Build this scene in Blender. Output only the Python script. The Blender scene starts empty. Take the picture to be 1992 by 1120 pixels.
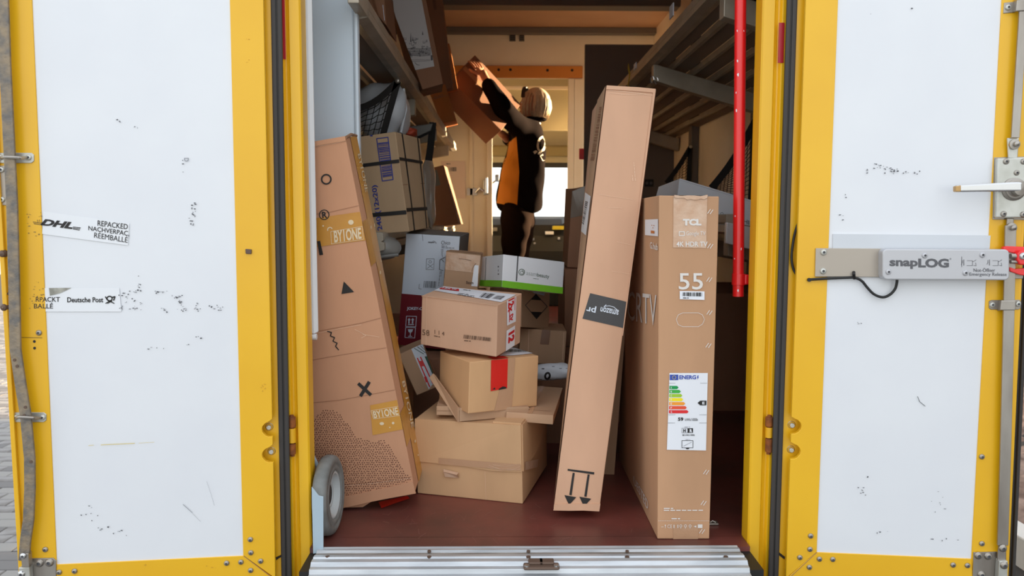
import bpy, bmesh, math, random
import numpy as np
from math import sin, cos, pi, radians, atan, sqrt
from mathutils import Vector, Matrix
from mathutils.bvhtree import BVHTree
random.seed(7)
SC = bpy.context.scene
COL = SC.collection
# ------------------------------------------------------------------ camera
F_PX, PCX, PCY = 1549.0, 996.0, 560.0
CAM = np.array([0.0, -2.0, 0.81])
_yaw, _pit, _roll = atan((PCX-975)/F_PX), atan((PCY-425)/F_PX), 0.0017
FW = np.array([sin(_yaw)*cos(_pit), cos(_yaw)*cos(_pit), -sin(_pit)])
_r = np.array([cos(_yaw), -sin(_yaw), 0.0]); _u = np.cross(_r, FW)
RT = _r*cos(_roll)+_u*sin(_roll); UP = -_r*sin(_roll)+_u*cos(_roll)
cd = bpy.data.cameras.new('camera'); co = bpy.data.objects.new('camera', cd); COL.objects.link(co)
co.matrix_world = Matrix(((RT[0], UP[0], -FW[0], CAM[0]), (RT[1], UP[1], -FW[1], CAM[1]), (RT[2], UP[2], -FW[2], CAM[2]), (0, 0, 0, 1)))
cd.sensor_width = 36.0; cd.lens = F_PX*36.0/1992.0; cd.clip_start = 0.05; cd.clip_end = 200
cd.dof.use_dof = True; cd.dof.focus_distance = 2.15; cd.dof.aperture_fstop = 5.6
SC.camera = co
# ------------------------------------------------------------------ sky, sun, exposure
w = bpy.data.worlds.new('sky'); SC.world = w; w.use_nodes = True
nt = w.node_tree; nt.nodes.clear()
bg = nt.nodes.new('ShaderNodeBackground'); ow = nt.nodes.new('ShaderNodeOutputWorld')
tc = nt.nodes.new('ShaderNodeTexCoord'); sx = nt.nodes.new('ShaderNodeSeparateXYZ'); rp = nt.nodes.new('ShaderNodeValToRGB')
nt.links.new(tc.outputs['Generated'], sx.inputs[0]); nt.links.new(sx.outputs['Z'], rp.inputs[0])
rp.color_ramp.elements[0].position = 0.0; rp.color_ramp.elements[0].color = (0.92, 0.95, 0.93, 1)
rp.color_ramp.elements[1].position = 0.7; rp.color_ramp.elements[1].color = (0.86, 0.92, 1.0, 1)
nt.links.new(rp.outputs[0], bg.inputs[0]); bg.inputs[1].default_value = 1.72
nt.links.new(bg.outputs[0], ow.inputs[0])
sd = bpy.data.lights.new('sun', 'SUN'); sd.energy = 34.0; sd.angle = radians(0.8); sd.color = (1.0, 0.72, 0.42)
so = bpy.data.objects.new('sun', sd); COL.objects.link(so)
SUN_DIR = Vector((-1.0, -0.60, -0.13)).normalized()      # low evening sun from ahead and to the right of the truck
so.rotation_euler = SUN_DIR.to_track_quat('-Z', 'Y').to_euler(); so.location = (6, 6, 4)
SC.view_settings.view_transform = 'Standard'; SC.view_settings.look = 'None'
SC.view_settings.exposure = 0.0; SC.view_settings.gamma = 1.0
SC.view_settings.use_curve_mapping = False
SC.cycles.max_bounces = 14; SC.cycles.diffuse_bounces = 9; SC.cycles.glossy_bounces = 5
# ------------------------------------------------------------------ materials
def lin(c):
    return tuple((v/255/12.92 if v/255 <= .04045 else ((v/255+.055)/1.055)**2.4) for v in c)
MATS = {}
def mat(name, rgb, rough=.6, metal=0.0, rgb2=None, scale=8.0, bump=0.0, bscale=60.0, stretch=(1, 1, 1), mix=.5, emit=None, trans=0.0, coat=0.0, spec=.5, lo=.35, hi=.65):
    if name in MATS: return MATS[name]
    m = bpy.data.materials.new(name); m.use_nodes = True; n = m.node_tree; b = n.nodes['Principled BSDF']
    c = lin(rgb)+(1,); b.inputs['Base Color'].default_value = c
    b.inputs['Roughness'].default_value = rough; b.inputs['Metallic'].default_value = metal
    b.inputs['Specular IOR Level'].default_value = spec
    b.inputs['Coat Weight'].default_value = coat; b.inputs['Coat Roughness'].default_value = .15
    b.inputs['Transmission Weight'].default_value = trans
    t = n.nodes.new('ShaderNodeTexCoord'); mp = n.nodes.new('ShaderNodeMapping'); mp.inputs['Scale'].default_value = stretch
    n.links.new(t.outputs['Object'], mp.inputs[0])
    if rgb2:
        no = n.nodes.new('ShaderNodeTexNoise'); no.inputs['Scale'].default_value = scale; no.inputs['Detail'].default_value = 5
        r = n.nodes.new('ShaderNodeValToRGB'); r.color_ramp.elements[0].position = lo; r.color_ramp.elements[1].position = hi
        r.color_ramp.elements[0].color = c; r.color_ramp.elements[1].color = lin(rgb2)+(1,)
        n.links.new(mp.outputs[0], no.inputs['Vector']); n.links.new(no.outputs['Fac'], r.inputs[0]); n.links.new(r.outputs[0], b.inputs['Base Color'])
    if bump:
        nb = n.nodes.new('ShaderNodeTexNoise'); nb.inputs['Scale'].default_value = bscale; nb.inputs['Detail'].default_value = 4
        bp = n.nodes.new('ShaderNodeBump'); bp.inputs['Strength'].default_value = bump; bp.inputs['Distance'].default_value = .004
        n.links.new(mp.outputs[0], nb.inputs['Vector']); n.links.new(nb.outputs['Fac'], bp.inputs['Height']); n.links.new(bp.outputs[0], b.inputs['Normal'])
    if emit:
        b.inputs['Emission Color'].default_value = lin(rgb)+(1,); b.inputs['Emission Strength'].default_value = emit
    MATS[name] = m; return m
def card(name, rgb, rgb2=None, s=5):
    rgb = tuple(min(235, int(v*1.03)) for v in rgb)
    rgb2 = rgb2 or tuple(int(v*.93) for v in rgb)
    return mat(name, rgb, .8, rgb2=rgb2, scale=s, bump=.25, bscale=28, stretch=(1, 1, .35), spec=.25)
C_TV = card('cardboard_tv', (193, 150, 116)); C_AM = card('cardboard_pale', (208, 166, 136)); C_BY = card('cardboard_rose', (200, 150, 118))
C_BIG = card('cardboard_tan', (206, 166, 126)); C_RED = card('cardboard_warm', (212, 168, 124)); C_UP = card('cardboard_pink', (208, 168, 140))
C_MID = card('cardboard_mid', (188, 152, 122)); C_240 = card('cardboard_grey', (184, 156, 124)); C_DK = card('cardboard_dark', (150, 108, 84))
C_ORG = card('cardboard_sun_orange', (196, 120, 66)); C_IN = card('cardboard_core', (170, 134, 104))  # C_ORG: sunlit orange put into brown cardboard; also colours a label print
EDGE = mat('cardboard_edge', (150, 112, 84), .9)
TAPE = mat('tape_ochre', (205, 148, 62), .28, rgb2=(196, 138, 58), scale=12, bump=.2, bscale=40)
TAPEC = mat('tape_clear_brown', (188, 148, 116), .22, bump=.3, bscale=50)
TAPEP = mat('tape_pale', (208, 176, 150), .3, rgb2=(198, 158, 128), scale=30, bump=.4, bscale=70)
TAPEB = mat('tape_dark', (122, 84, 60), .3)
PAPER = mat('paper_white', (232, 234, 240), .55)
PAPERB = mat('print_white_blue', (206, 214, 226), .5, bump=.1, bscale=30)
INK = mat('ink_black', (34, 31, 30), .6); INKG = mat('ink_grey', (92, 92, 96), .6); INKS = mat('ink_soft', (110, 84, 66), .7)
INKB = mat('ink_blue', (52, 62, 140), .6); INKW = mat('ink_white', (222, 216, 210), .6); INKR = mat('ink_red', (206, 32, 36), .5)
REDT = mat('red_tape', (212, 34, 26), .35, bump=.15); YEL = mat('yellow_paint', (238, 184, 26), .32, rgb2=(232, 176, 22), scale=3, coat=.15)
YELD = mat('yellow_paint_worn', (226, 168, 24), .42, rgb2=(196, 138, 22), scale=7, stretch=(3, 3, .6), lo=.5, hi=.8)
WHT = mat('door_panel_white', (228, 230, 234), .34, rgb2=(224, 226, 231), scale=4, bump=.02, bscale=18, coat=.1)
RUB = mat('rubber_black', (58, 54, 52), .62, bump=.1); BLK = mat('plastic_black', (26, 25, 25), .5)
DKG = mat('dark_gap', (38, 30, 20), .8)
STL = mat('steel_satin', (176, 170, 162), .38, .8, rgb2=(150, 142, 134), scale=14, bump=.08, bscale=70, stretch=(1, 1, .3))
STB = mat('steel_bright', (205, 205, 205), .25, .9, bump=.03); STW = mat('zinc_plate', (204, 204, 198), .36, .55, rgb2=(186, 186, 178), scale=22)
BAR = mat('weathered_steel', (150, 134, 112), .55, .35, rgb2=(112, 108, 104), scale=42, bump=.5, bscale=90)
ALU = mat('aluminium_sill', (200, 204, 208), .38, .45, rgb2=(176, 180, 184), scale=24, bump=.1, bscale=90, stretch=(.3, 2, 1))
ALD = mat('aluminium_dirty', (132, 126, 118), .5, .3, rgb2=(168, 164, 158), scale=26, stretch=(.4, 2, 1))
ALG = mat('lock_grey', (192, 192, 196), .4, .35, bump=.03); ALGT = mat('plate_taupe', (176, 166, 154), .4, .35)
REDP = mat('red_enamel', (232, 28, 32), .28, bump=.05, coat=.4); RUST = mat('rust_brown', (112, 62, 30), .8, rgb2=(150, 84, 30), scale=60)
BOLT = mat('bolt_brown', (104, 84, 72), .6, .3)
FLOORM = mat('floor_oxblood', (120, 62, 54), .40, rgb2=(88, 52, 46), scale=3.2, bump=.15, bscale=14, lo=.4, hi=.62)
BEIGE = mat('wall_beige', (240, 228, 206), .5, rgb2=(234, 220, 196), scale=2.5); CEIL = mat('ceiling_brown', (196, 156, 122), .4, rgb2=(180, 138, 106), scale=2)
GREY = mat('wall_grey', (104, 98, 92), .6); RIMB = mat('rim_sky_bright', (228, 228, 230), .3, .35); SHELF = mat('shelf_aluminium', (178, 168, 152), .42, .3, rgb2=(160, 150, 134), scale=9)  # RIMB: the rim's sky reflection is put into a pale, less metallic colour
SHELFD = mat('shelf_deck', (134, 122, 110), .55, .1); BLUEP = mat('panel_daylight_blue', (196, 208, 218), .4, coat=.2)  # BLUEP: reflected daylight put into the panel colour as pale blue
STRIPM = mat('strip_white', (226, 228, 230), .45); WEB = mat('webbing_black', (34, 31, 30), .85); NETM = mat('net_black', (22, 21, 22), .8)
WEBB = mat('strap_black', (40, 38, 38), .5)
POLY = mat('poly_mailer_grey', (196, 202, 210), .3, bump=.8, bscale=12); POLYW = mat('poly_white', (222, 228, 236), .35, bump=.5, bscale=16)
BUB = mat('bubble_wrap', (206, 196, 184), .18, bump=1.0, bscale=50); PLGR = mat('grey_plastic', (112, 110, 106), .45)
GREENP = mat('print_green', (128, 204, 46), .5); WINE = mat('print_wine', (112, 16, 30), .5); ORW = mat('lintel_orange', (204, 128, 48), .5)
BLUEW = mat('trolley_blue_grey', (168, 186, 198), .4); TYRE = mat('tyre_grey', (132, 134, 132), .7, rgb2=(104, 106, 104), scale=20, bump=.2)
HUB = mat('wheel_rim_grey', (186, 192, 194), .45)
GLASS = mat('windscreen_glass', (250, 252, 252), .02, trans=1.0)
OLIVE = mat('cab_lining', (196, 186, 150), .7); DASH = mat('dashboard_dark', (26, 26, 23), .6)
PAVE = mat('paver_grey', (146, 144, 144), .85, rgb2=(112, 108, 106), scale=9, bump=.3); SAND = mat('joint_dark', (52, 50, 48), .95); ASPH = mat('concrete_apron', (168, 166, 162), .9, rgb2=(156, 154, 150), scale=3)
MULCH = mat('gravel_brown', (150, 128, 116), .95, rgb2=(96, 74, 64), scale=9, bump=1.0, bscale=20); KERB = mat('kerb_pale', (206, 204, 200), .8)
SOIL = mat('soil_brown', (150, 104, 74), .95)
SKIN = mat('skin', (206, 150, 120), .5); HAIR = mat('hair_blonde', (236, 214, 184), .5, rgb2=(206, 178, 142), scale=26, stretch=(6, 6, .7), bump=.5, bscale=60)
HAIRD = mat('hair_band_dark', (48, 38, 34), .6)
JACK = mat('jacket_black', (27, 21, 21), 1.0, bump=.35, bscale=12, spec=.02); ORNG = mat('jacket_orange', (224, 140, 22), .7, bump=.4, bscale=12)
TROU = mat('trousers_dark', (36, 26, 22), 1.0, bump=.6, bscale=14, spec=.02); CREAM = mat('print_cream', (232, 216, 186), .6); SHOE = mat('shoe_black', (22, 20, 20), .5)
ENB = mat('label_blue', (52, 78, 170), .5)
# ------------------------------------------------------------------ helpers
ORG = {}
def v3(p): return Vector((float(p[0]), float(p[1]), float(p[2])))
def rays(P):
    P = np.asarray(P, float).reshape(-1, 2)
    return FW[None]+RT[None]*((P[:, :1]-PCX)/F_PX)+UP[None]*((PCY-P[:, 1:2])/F_PX)
def at_y(x, y, Y):
    r = rays([(x, y)])[0]; return v3(CAM+r*((Y-CAM[1])/r[1]))
def at_z(x, y, Z):
    r = rays([(x, y)])[0]; return v3(CAM+r*((Z-CAM[2])/r[2]))
def at_x(x, y, X):
    r = rays([(x, y)])[0]; return v3(CAM+r*((X-CAM[0])/r[0]))
def px_of(p):
    v = np.array(p)-CAM; d = v@FW; return (PCX+F_PX*(v@RT)/d, PCY-F_PX*(v@UP)/d)
def thing(name, label, cat, loc=(0, 0, 0), group=None, kind=None):
    o = bpy.data.objects.new(name, None); COL.objects.link(o); o.location = loc; o.empty_display_size = .05
    if kind: o['kind'] = kind
    else: o['label'] = label; o['category'] = cat
    if group: o['group'] = group
    ORG[o.name] = Vector(loc); return o
def tag(o, label, cat, group=None, kind=None):
    o['label'] = label; o['category'] = cat
    if group: o['group'] = group
    if kind: o['kind'] = kind
    return o
def org(o): return ORG[o.name] if o is not None else Vector((0, 0, 0))
def obj(name, V, Fc, m, parent=None, smooth=False, bevel=0.0, label=None, kind=None, mi=None, seg=2):
    """Links world-space vertices and faces as one mesh object under parent."""
    O = org(parent)
    base = O
    if parent is None and len(V):
        a = np.array([tuple(v) for v in V]); base = Vector(((a[:, 0].min()+a[:, 0].max())/2, (a[:, 1].min()+a[:, 1].max())/2, a[:, 2].min()))
    me = bpy.data.meshes.new(name); me.from_pydata([tuple(Vector(v)-base) for v in V], [], Fc)
    ms = m if isinstance(m, (list, tuple)) else [m]
    for q in ms: me.materials.append(q)
    if mi is not None:
        for p, k in zip(me.polygons, mi): p.material_index = k
    if smooth:
        for p in me.polygons: p.use_smooth = True
    me.update(); o = bpy.data.objects.new(name, me); COL.objects.link(o)
    if parent is not None: o.parent = parent
    else: o.location = base
    ORG[o.name] = base
    if bevel:
        b = o.modifiers.new('bevel', 'BEVEL'); b.width = bevel; b.segments = seg; b.limit_method = 'ANGLE'; b.angle_limit = radians(50)
    if label: o['label'] = label
    if kind: o['kind'] = kind
    return o
class M:
    def __init__(s): s.v = []; s.f = []; s.m = []
    def add(s, V, Fc, k=0):
        n = len(s.v); s.v += [v3(p) for p in V]; s.f += [tuple(i+n for i in f) for f in Fc]; s.m += [k]*len(Fc); return s
    def box(s, a, b, k=0):
        x0, y0, z0 = a; x1, y1, z1 = b
        return s.hexa([(x0, y0, z0), (x1, y0, z0), (x1, y1, z0), (x0, y1, z0), (x0, y0, z1), (x1, y0, z1), (x1, y1, z1), (x0, y1, z1)], k)
    def hexa(s, P, k=0):
        return s.add(P, [(0, 3, 2, 1), (4, 5, 6, 7), (0, 1, 5, 4), (1, 2, 6, 5), (2, 3, 7, 6), (3, 0, 4, 7)], k)
    def prism(s, P0, P1, k=0):
        """P0 and P1: matching outlines (back and front)."""
        n = len(P0)
        return s.add(list(P0)+list(P1), [tuple(range(n))[::-1], tuple(range(n, 2*n))]+[(i, (i+1) % n, n+(i+1) % n, n+i) for i in range(n)], k)
    def cyl(s, a, b, r0, r1=None, n=16, k=0):
        a = v3(a); b = v3(b); r1 = r0 if r1 is None else r1; d = (b-a).normalized(); u = d.orthogonal().normalized(); w_ = d.cross(u)
        A = [a+(u*cos(t)+w_*sin(t))*r0 for t in [2*pi*i/n for i in range(n)]]; B = [b+(u*cos(t)+w_*sin(t))*r1 for t in [2*pi*i/n for i in range(n)]]
        return s.prism(A, B, k)
    def sweep(s, pts, r, n=8, k=0, prof=None, nrm=None):
        """tube (radius r) or flat bar (prof=(half_width, half_thickness), nrm=normal) along pts."""
        pts = [v3(p) for p in pts]; rings = []
        if not prof and not callable(r) and 4 < len(pts) < 14:      # Catmull-Rom for cables
            q = [pts[0]]+pts+[pts[-1]]; pts = [((q[i]*2)+(q[i+1]-q[i-1])*t+(q[i-1]*2-q[i]*5+q[i+1]*4-q[i+2])*t*t+(q[i]*3-q[i-1]-q[i+1]*3+q[i+2])*t**3)*.5 for i in range(1, len(q)-2) for t in (0, .25, .5, .75)]+[pts[-1]]
        for i, p in enumerate(pts):
            t = (pts[min(i+1, len(pts)-1)]-pts[max(i-1, 0)]).normalized()
            if prof:
                nn = v3(nrm); sd_ = t.cross(nn).normalized(); nn = sd_.cross(t).normalized(); hw, ht = prof
                rings.append([p+sd_*hw+nn*ht*-1, p+sd_*hw+nn*ht, p-sd_*hw+nn*ht, p-sd_*hw-nn*ht])
            else:
                if i == 0: u = t.orthogonal().normalized()
                u = (u-t*u.dot(t)).normalized(); w_ = t.cross(u)
                rings.append([p+(u*cos(2*pi*j/n)+w_*sin(2*pi*j/n))*(r if not callable(r) else r(i)) for j in range(n)])
        q = len(rings[0]); V = [p for R in rings for p in R]
        Fc = [(i*q+j, i*q+(j+1) % q, (i+1)*q+(j+1) % q, (i+1)*q+j) for i in range(len(rings)-1) for j in range(q)]
        Fc += [tuple(range(q))[::-1], tuple(range(len(V)-q, len(V)))]
        return s.add(V, Fc, k)
    def lathe(s, c, axis, prof, n=32, k=0):
        """prof: list of (radius, offset along axis)."""
        c = v3(c); d = v3(axis).normalized(); u = d.orthogonal().normalized(); w_ = d.cross(u); V = []
        for (r, h) in prof: V += [c+d*h+(u*cos(2*pi*j/n)+w_*sin(2*pi*j/n))*r for j in range(n)]
        Fc = [(i*n+j, i*n+(j+1) % n, (i+1)*n+(j+1) % n, (i+1)*n+j) for i in range(len(prof)-1) for j in range(n)]
        return s.add(V, Fc, k)
    def done(s, name, m, parent=None, **kw):
        if isinstance(m, (list, tuple)): kw['mi'] = s.m
        return obj(name, s.v, s.f, m, parent, **kw)
# --- surfaces that a printed mark can lie on: hit(P, off) -> 3D points
class Plane:
    def __init__(s, o, ex, ez, n):
        s.o = v3(o); s.ex = v3(ex).normalized(); s.ez = v3(ez).normalized(); s.n = v3(n).normalized()
    def hit(s, P, off=0.0):
        R = rays(P); n = np.array(s.n); o = np.array(s.o+s.n*off)
        t = ((o-CAM)@n)/(R@n); return [v3(CAM+R[i]*t[i]) for i in range(len(R))]
class Face:
    """bilinear face of a box with a slight bulge; TL,TR,BR,BL seen from outside"""
    def __init__(s, a, b, c, d, bulge=0.0):
        s.q = [np.array(x, float) for x in (a, b, c, d)]; s.bulge = bulge
        s.n = np.cross(s.q[3]-s.q[0], s.q[1]-s.q[0])*1.0; s.n /= np.linalg.norm(s.n)
    def S(s, u, v, off=0.0):
        u = np.asarray(u)[:, None]; v = np.asarray(v)[:, None]; a, b, c, d = s.q
        return a*(1-u)*(1-v)+b*u*(1-v)+c*u*v+d*(1-u)*v+s.n*(s.bulge*np.sin(pi*np.clip(u, 0, 1))*np.sin(pi*np.clip(v, 0, 1))+off)
    def uv(s, P):
        R = rays(P); n = len(R); u = np.full(n, .5); v = np.full(n, .5)
        R1 = np.cross(R, [0, 0, 1.0]); R1 /= np.linalg.norm(R1, axis=1)[:, None]; R2 = np.cross(R, R1); R2 /= np.linalg.norm(R2, axis=1)[:, None]
        for _ in range(14):
            X = s.S(u, v)-CAM; e = 1e-4
            fu = (s.S(u+e, v)-s.S(u-e, v))/(2*e); fv = (s.S(u, v+e)-s.S(u, v-e))/(2*e)
            r1 = (X*R1).sum(1); r2 = (X*R2).sum(1)
            a = (fu*R1).sum(1); b = (fv*R1).sum(1); c = (fu*R2).sum(1); d = (fv*R2).sum(1); D = a*d-b*c; D[abs(D) < 1e-12] = 1e-12
            u = np.clip(u-(d*r1-b*r2)/D, -1, 2); v = np.clip(v-(-c*r1+a*r2)/D, -1, 2)
        return np.clip(u, 0.0, 1.0), np.clip(v, 0.0, 1.0)
    def hit(s, P, off=0.0):
        u, v = s.uv(P); return [v3(p) for p in s.S(u, v, off)]
    def at(s, U, off=0.0):
        U = np.asarray(U, float).reshape(-1, 2); return [v3(p) for p in s.S(U[:, 0], U[:, 1], off)]
class MeshSurf:
    def __init__(s, V, Fc): s.t = BVHTree.FromPolygons([tuple(v) for v in V], Fc)
    def hit(s, P, off=0.0):
        out = []
        for r in rays(P):
            h = s.t.ray_cast(v3(CAM), v3(r).normalized())
            if h[0] is None:
                h = s.t.find_nearest(v3(CAM+r*(out[-1].y-CAM[1])/r[1]) if out else v3(CAM+r*6))
            p = h[0]; out.append(p-v3(r).normalized()*off)
        return out
def lerpq(q, u, v):
    (ax, ay), (bx, by), (cx, cy), (dx, dy) = q
    return (ax*(1-u)*(1-v)+bx*u*(1-v)+cx*u*v+dx*(1-u)*v, ay*(1-u)*(1-v)+by*u*(1-v)+cy*u*v+dy*(1-u)*v)
_GL = {}
def glyphs(txt, bold=0.0, shear=0.0):
    k = (txt, bold, shear)
    if k in _GL: return _GL[k]
    c = bpy.data.curves.new('lettering', 'FONT'); c.body = txt; c.offset = bold; c.shear = shear; c.resolution_u = 3
    o = bpy.data.objects.new('lettering', c); COL.objects.link(o); bpy.context.view_layer.update()
    me = bpy.data.meshes.new_from_object(o.evaluated_get(bpy.context.evaluated_depsgraph_get()))
    V = [(v.co.x, v.co.y) for v in me.vertices]; Fc = [tuple(p.vertices) for p in me.polygons]
    bpy.data.objects.remove(o); bpy.data.curves.remove(c); bpy.data.meshes.remove(me)
    xs = [p[0] for p in V]; ys = [p[1] for p in V]; x0, x1, y0, y1 = min(xs), max(xs), min(ys), max(ys)
    V = [((x-x0)/(x1-x0), (y1-y)/(y1-y0)) for x, y in V]; _GL[k] = (V, Fc); return _GL[k]
def stroke_px(pts, wd):
    """pixel polyline -> list of quads"""
    out = []
    for (x0, y0), (x1, y1) in zip(pts[:-1], pts[1:]):
        L = max(1e-6, sqrt((x1-x0)**2+(y1-y0)**2)); nx, ny = -(y1-y0)/L*wd/2, (x1-x0)/L*wd/2; ex, ey = (x1-x0)/L*wd*.2, (y1-y0)/L*wd*.2
        out.append([(x0+nx-ex, y0+ny-ey), (x1+nx+ex, y1+ny+ey), (x1-nx+ex, y1-ny+ey), (x0-nx-ex, y0-ny-ey)])
    return out
def ring_px(cx, cy, rx, ry, t, n=24, rot=0, a0=0, a1=360):
    out = []; q = lambda a, k: (cx+(rx-k)*cos(a)*cos(rot)-(ry-k)*sin(a)*sin(rot), cy+(rx-k)*cos(a)*sin(rot)+(ry-k)*sin(a)*cos(rot))
    for i in range(n):
        a = radians(a0+(a1-a0)*i/n); b = radians(a0+(a1-a0)*(i+1)/n); out.append([q(a, 0), q(b, 0), q(b, t), q(a, t)])
    return out
def disc_px(cx, cy, rx, ry=None, n=14):
    ry = ry or rx; return [(cx+rx*cos(2*pi*i/n), cy+ry*sin(2*pi*i/n)) for i in range(n)]
class Print:
    """flat print lying on a surface, given by its outline as seen in the photograph"""
    def __init__(s, surf, off=.0006): s.s = surf; s.off = off; s.P = []; s.f = []; s.m = []
    def polys(s, L, k=0):
        for P in L:
            n = len(s.P); s.P += list(P); s.f.append(tuple(range(n, n+len(P)))); s.m.append(k)
        return s
    def quad(s, q, k=0, n=6, m_=6):
        b = len(s.P)
        for j in range(m_+1):
            for i in range(n+1): s.P.append(lerpq(q, i/n, j/m_))
        for j in range(m_):
            for i in range(n): s.f.append((b+j*(n+1)+i, b+j*(n+1)+i+1, b+(j+1)*(n+1)+i+1, b+(j+1)*(n+1)+i)); s.m.append(k)
        return s
    def text(s, t, q, k=0, bold=0.0, shear=0.0):
        V, Fc = glyphs(t, bold, shear); b = len(s.P); s.P += [lerpq(q, *p) for p in V]; s.f += [tuple(i+b for i in f) for f in Fc]; s.m += [k]*len(Fc); return s
    def bars(s, q, n=26, k=0, seed=1, vertical=False):
        R = random.Random(seed); t = 0; x = []
        while t < 1:
            a = R.choice([.5, 1, 1.6])/n; x.append((t, min(1, t+a*.75))); t += a*.75+R.choice([.4, .7, 1.1])/n
        for a, b in x:
            if vertical: s.polys([[lerpq(q, 0, a), lerpq(q, 1, a), lerpq(q, 1, b), lerpq(q, 0, b)]], k)
            else: s.polys([[lerpq(q, a, 0), lerpq(q, b, 0), lerpq(q, b, 1), lerpq(q, a, 1)]], k)
        return s
    def lines(s, q, n=4, k=0, seed=2, th=.35, words=6):
        R = random.Random(seed)
        for j in range(n):
            v = (j+.25)/n; h = th/n; u = 0
            while u < .96:
                w_ = R.uniform(.5, 1.4)/words; e = min(1, u+w_)
                s.polys([[lerpq(q, u, v), lerpq(q, e, v), lerpq(q, e, v+h), lerpq(q, u, v+h)]], k); u = e+.25/words
                if R.random() < .12: break
        return s
    def done(s, name, m, parent, label=None):
        V = s.s.hit(s.P, s.off)
        o = obj(name, V, s.f, m, parent, mi=s.m if isinstance(m, (list, tuple)) else None, label=label)
        if len(s.f) > 12 or (len(s.f) > 1 and any(k in name for k in ('print', 'chips', 'marks'))): o['kind'] = 'stuff'
        return o
# --- parcels
KS = ('LFD', 'RFD', 'LBD', 'RBD', 'LFU', 'RFU', 'LBU', 'RBU')
FK = dict(F=('LFU', 'RFU', 'RFD', 'LFD'), R=('RFU', 'RBU', 'RBD', 'RFD'), L=('LBU', 'LFU', 'LFD', 'LBD'), U=('LBU', 'RBU', 'RFU', 'LFU'), B=('RBU', 'LBU', 'LBD', 'RBD'), D=('LFD', 'RFD', 'RBD', 'LBD'))
class Carton:
    def __init__(s, name, label, cat, corners, m, bulge=.003, group=None, N=8, part='box_body', bev=.0022):
        s.c = {k: np.array(v, float) for k, v in zip(KS, corners)}
        cen = np.mean(list(s.c.values()), 0); z0 = min(v[2] for v in s.c.values())
        s.o = thing(name, label, cat, (cen[0], cen[1], z0), group)
        s.F = {f: Face(*[s.c[k] for k in ks], bulge=bulge) for f, ks in FK.items()}
        for f in s.F.values():
            if f.n@(np.mean(f.q, 0)-cen) < 0: f.n = -f.n
        me = M(); T = np.linspace(0, 1, N+1)
        for f in s.F.values():
            U, V_ = np.meshgrid(T, T); P = f.S(U.ravel(), V_.ravel())
            me.add(P, [(j*(N+1)+i, (j+1)*(N+1)+i, (j+1)*(N+1)+i+1, j*(N+1)+i+1) for j in range(N) for i in range(N)])
        bm = bmesh.new(); vs = [bm.verts.new(p) for p in me.v]
        for q in me.f: bm.faces.new([vs[i] for i in q])
        bmesh.ops.remove_doubles(bm, verts=bm.verts, dist=1e-5); bmesh.ops.recalc_face_normals(bm, faces=bm.faces)
        bm.verts.index_update(); V2 = [v.co.copy() for v in bm.verts]; F2 = [tuple(v.index for v in q.verts) for q in bm.faces]; bm.free()
        s.body = obj(part, V2, F2, m, s.o, bevel=bev)
        s.me = m
    def print(s, f, off=.0012): return Print(s.F[f], off)
    def sheet(s, name, f, uvs, m, t=.0012, label=None, base=0.0, n=1, jag=0.0, parent=None):
        """thin flap, tape or lid panel on face f; uvs = outline in face coordinates"""
        F_ = s.F[f]; P = []
        for i in range(len(uvs)):
            a, b = uvs[i], uvs[(i+1) % len(uvs)]
            for k in range(n): P.append((a[0]+(b[0]-a[0])*k/n+random.uniform(-jag, jag), a[1]+(b[1]-a[1])*k/n+random.uniform(-jag, jag)))
        me = M(); me.prism(F_.at(P, base-.0005), F_.at(P, base+t)); return me.done(name, m, parent or s.o, label=label)
    def strip(s, name, f, a, b, v0, v1, m, t=.001, axis='v', seg=8, label=None, parent=None):
        """tape strip conforming to the bulge: u in [a,b], v from v0 to v1"""
        F_ = s.F[f]; P = []
        for j in range(seg+1):
            vv = v0+(v1-v0)*j/seg
            for uu in (a, (a+b)/2, b): P.append((uu, vv) if axis == 'v' else (vv, uu))
        V = F_.at(P, t); return obj(name, V, [(j*3+i, j*3+i+1, j*3+i+4, j*3+i+3) for j in range(seg) for i in range(2)], m, parent or s.o, label=label)
    def seam(s, f, a, b, m=None, w_=.004):
        """dark recess line between two flaps: from uv a to uv b"""
        F_ = s.F[f]; d = np.array(b)-np.array(a); n_ = np.array([-d[1], d[0]])/np.linalg.norm(d)*w_
        P = [np.array(a)+n_, np.array(b)+n_, np.array(b)-n_, np.array(a)-n_]
        return obj('flap_gap', F_.at(P, .0011), [(0, 1, 2, 3)], m or INKS, s.o)
# ------------------------------------------------------------------ the truck body (setting)
XL, XR, YP, ZC = -1.15, 1.27, 4.78, 2.37        # inner walls, partition, ceiling
def struct(name, me, m, **kw):
    o = me.done(name, m, None, **kw); o['kind'] = 'structure'; return o
struct('floor', M().box((XL, -.028, -.08), (XR, YP+1.6, 0)).box((-.4725+.001, -.0945, -.08), (.619-.001, -.027, 0)), FLOORM)
struct('ceiling', M().box((XL-.03, -.09, ZC), (XR+.03, YP+1.7, ZC+.04)), CEIL)
def cabside(me, x0, x1):
    me.box((x0, 4.74, -.3), (x1, 5.05, ZC)); me.box((x0, 6.0, -.3), (x1, YP+1.6, ZC)); me.box((x0, 5.05, -.3), (x1, 6.0, .85)); me.box((x0, 5.05, 1.75), (x1, 6.0, ZC))
wl_ = M().box((XL-.03, -.05, -.3), (XL, 4.74, ZC)); cabside(wl_, XL-.03, XL)
struct('wall_left', wl_, BEIGE)
wr = M().box((XR, -.05, -.3), (XR+.03, 3.98, ZC)); wr.box((XR, 3.98, 2.1), (XR+.03, 4.74, ZC)); cabside(wr, XR, XR+.03); wr.box((XR, 3.98, -.3), (XR+.03, 4.74, .2))
struct('wall_right', wr, BEIGE)
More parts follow.
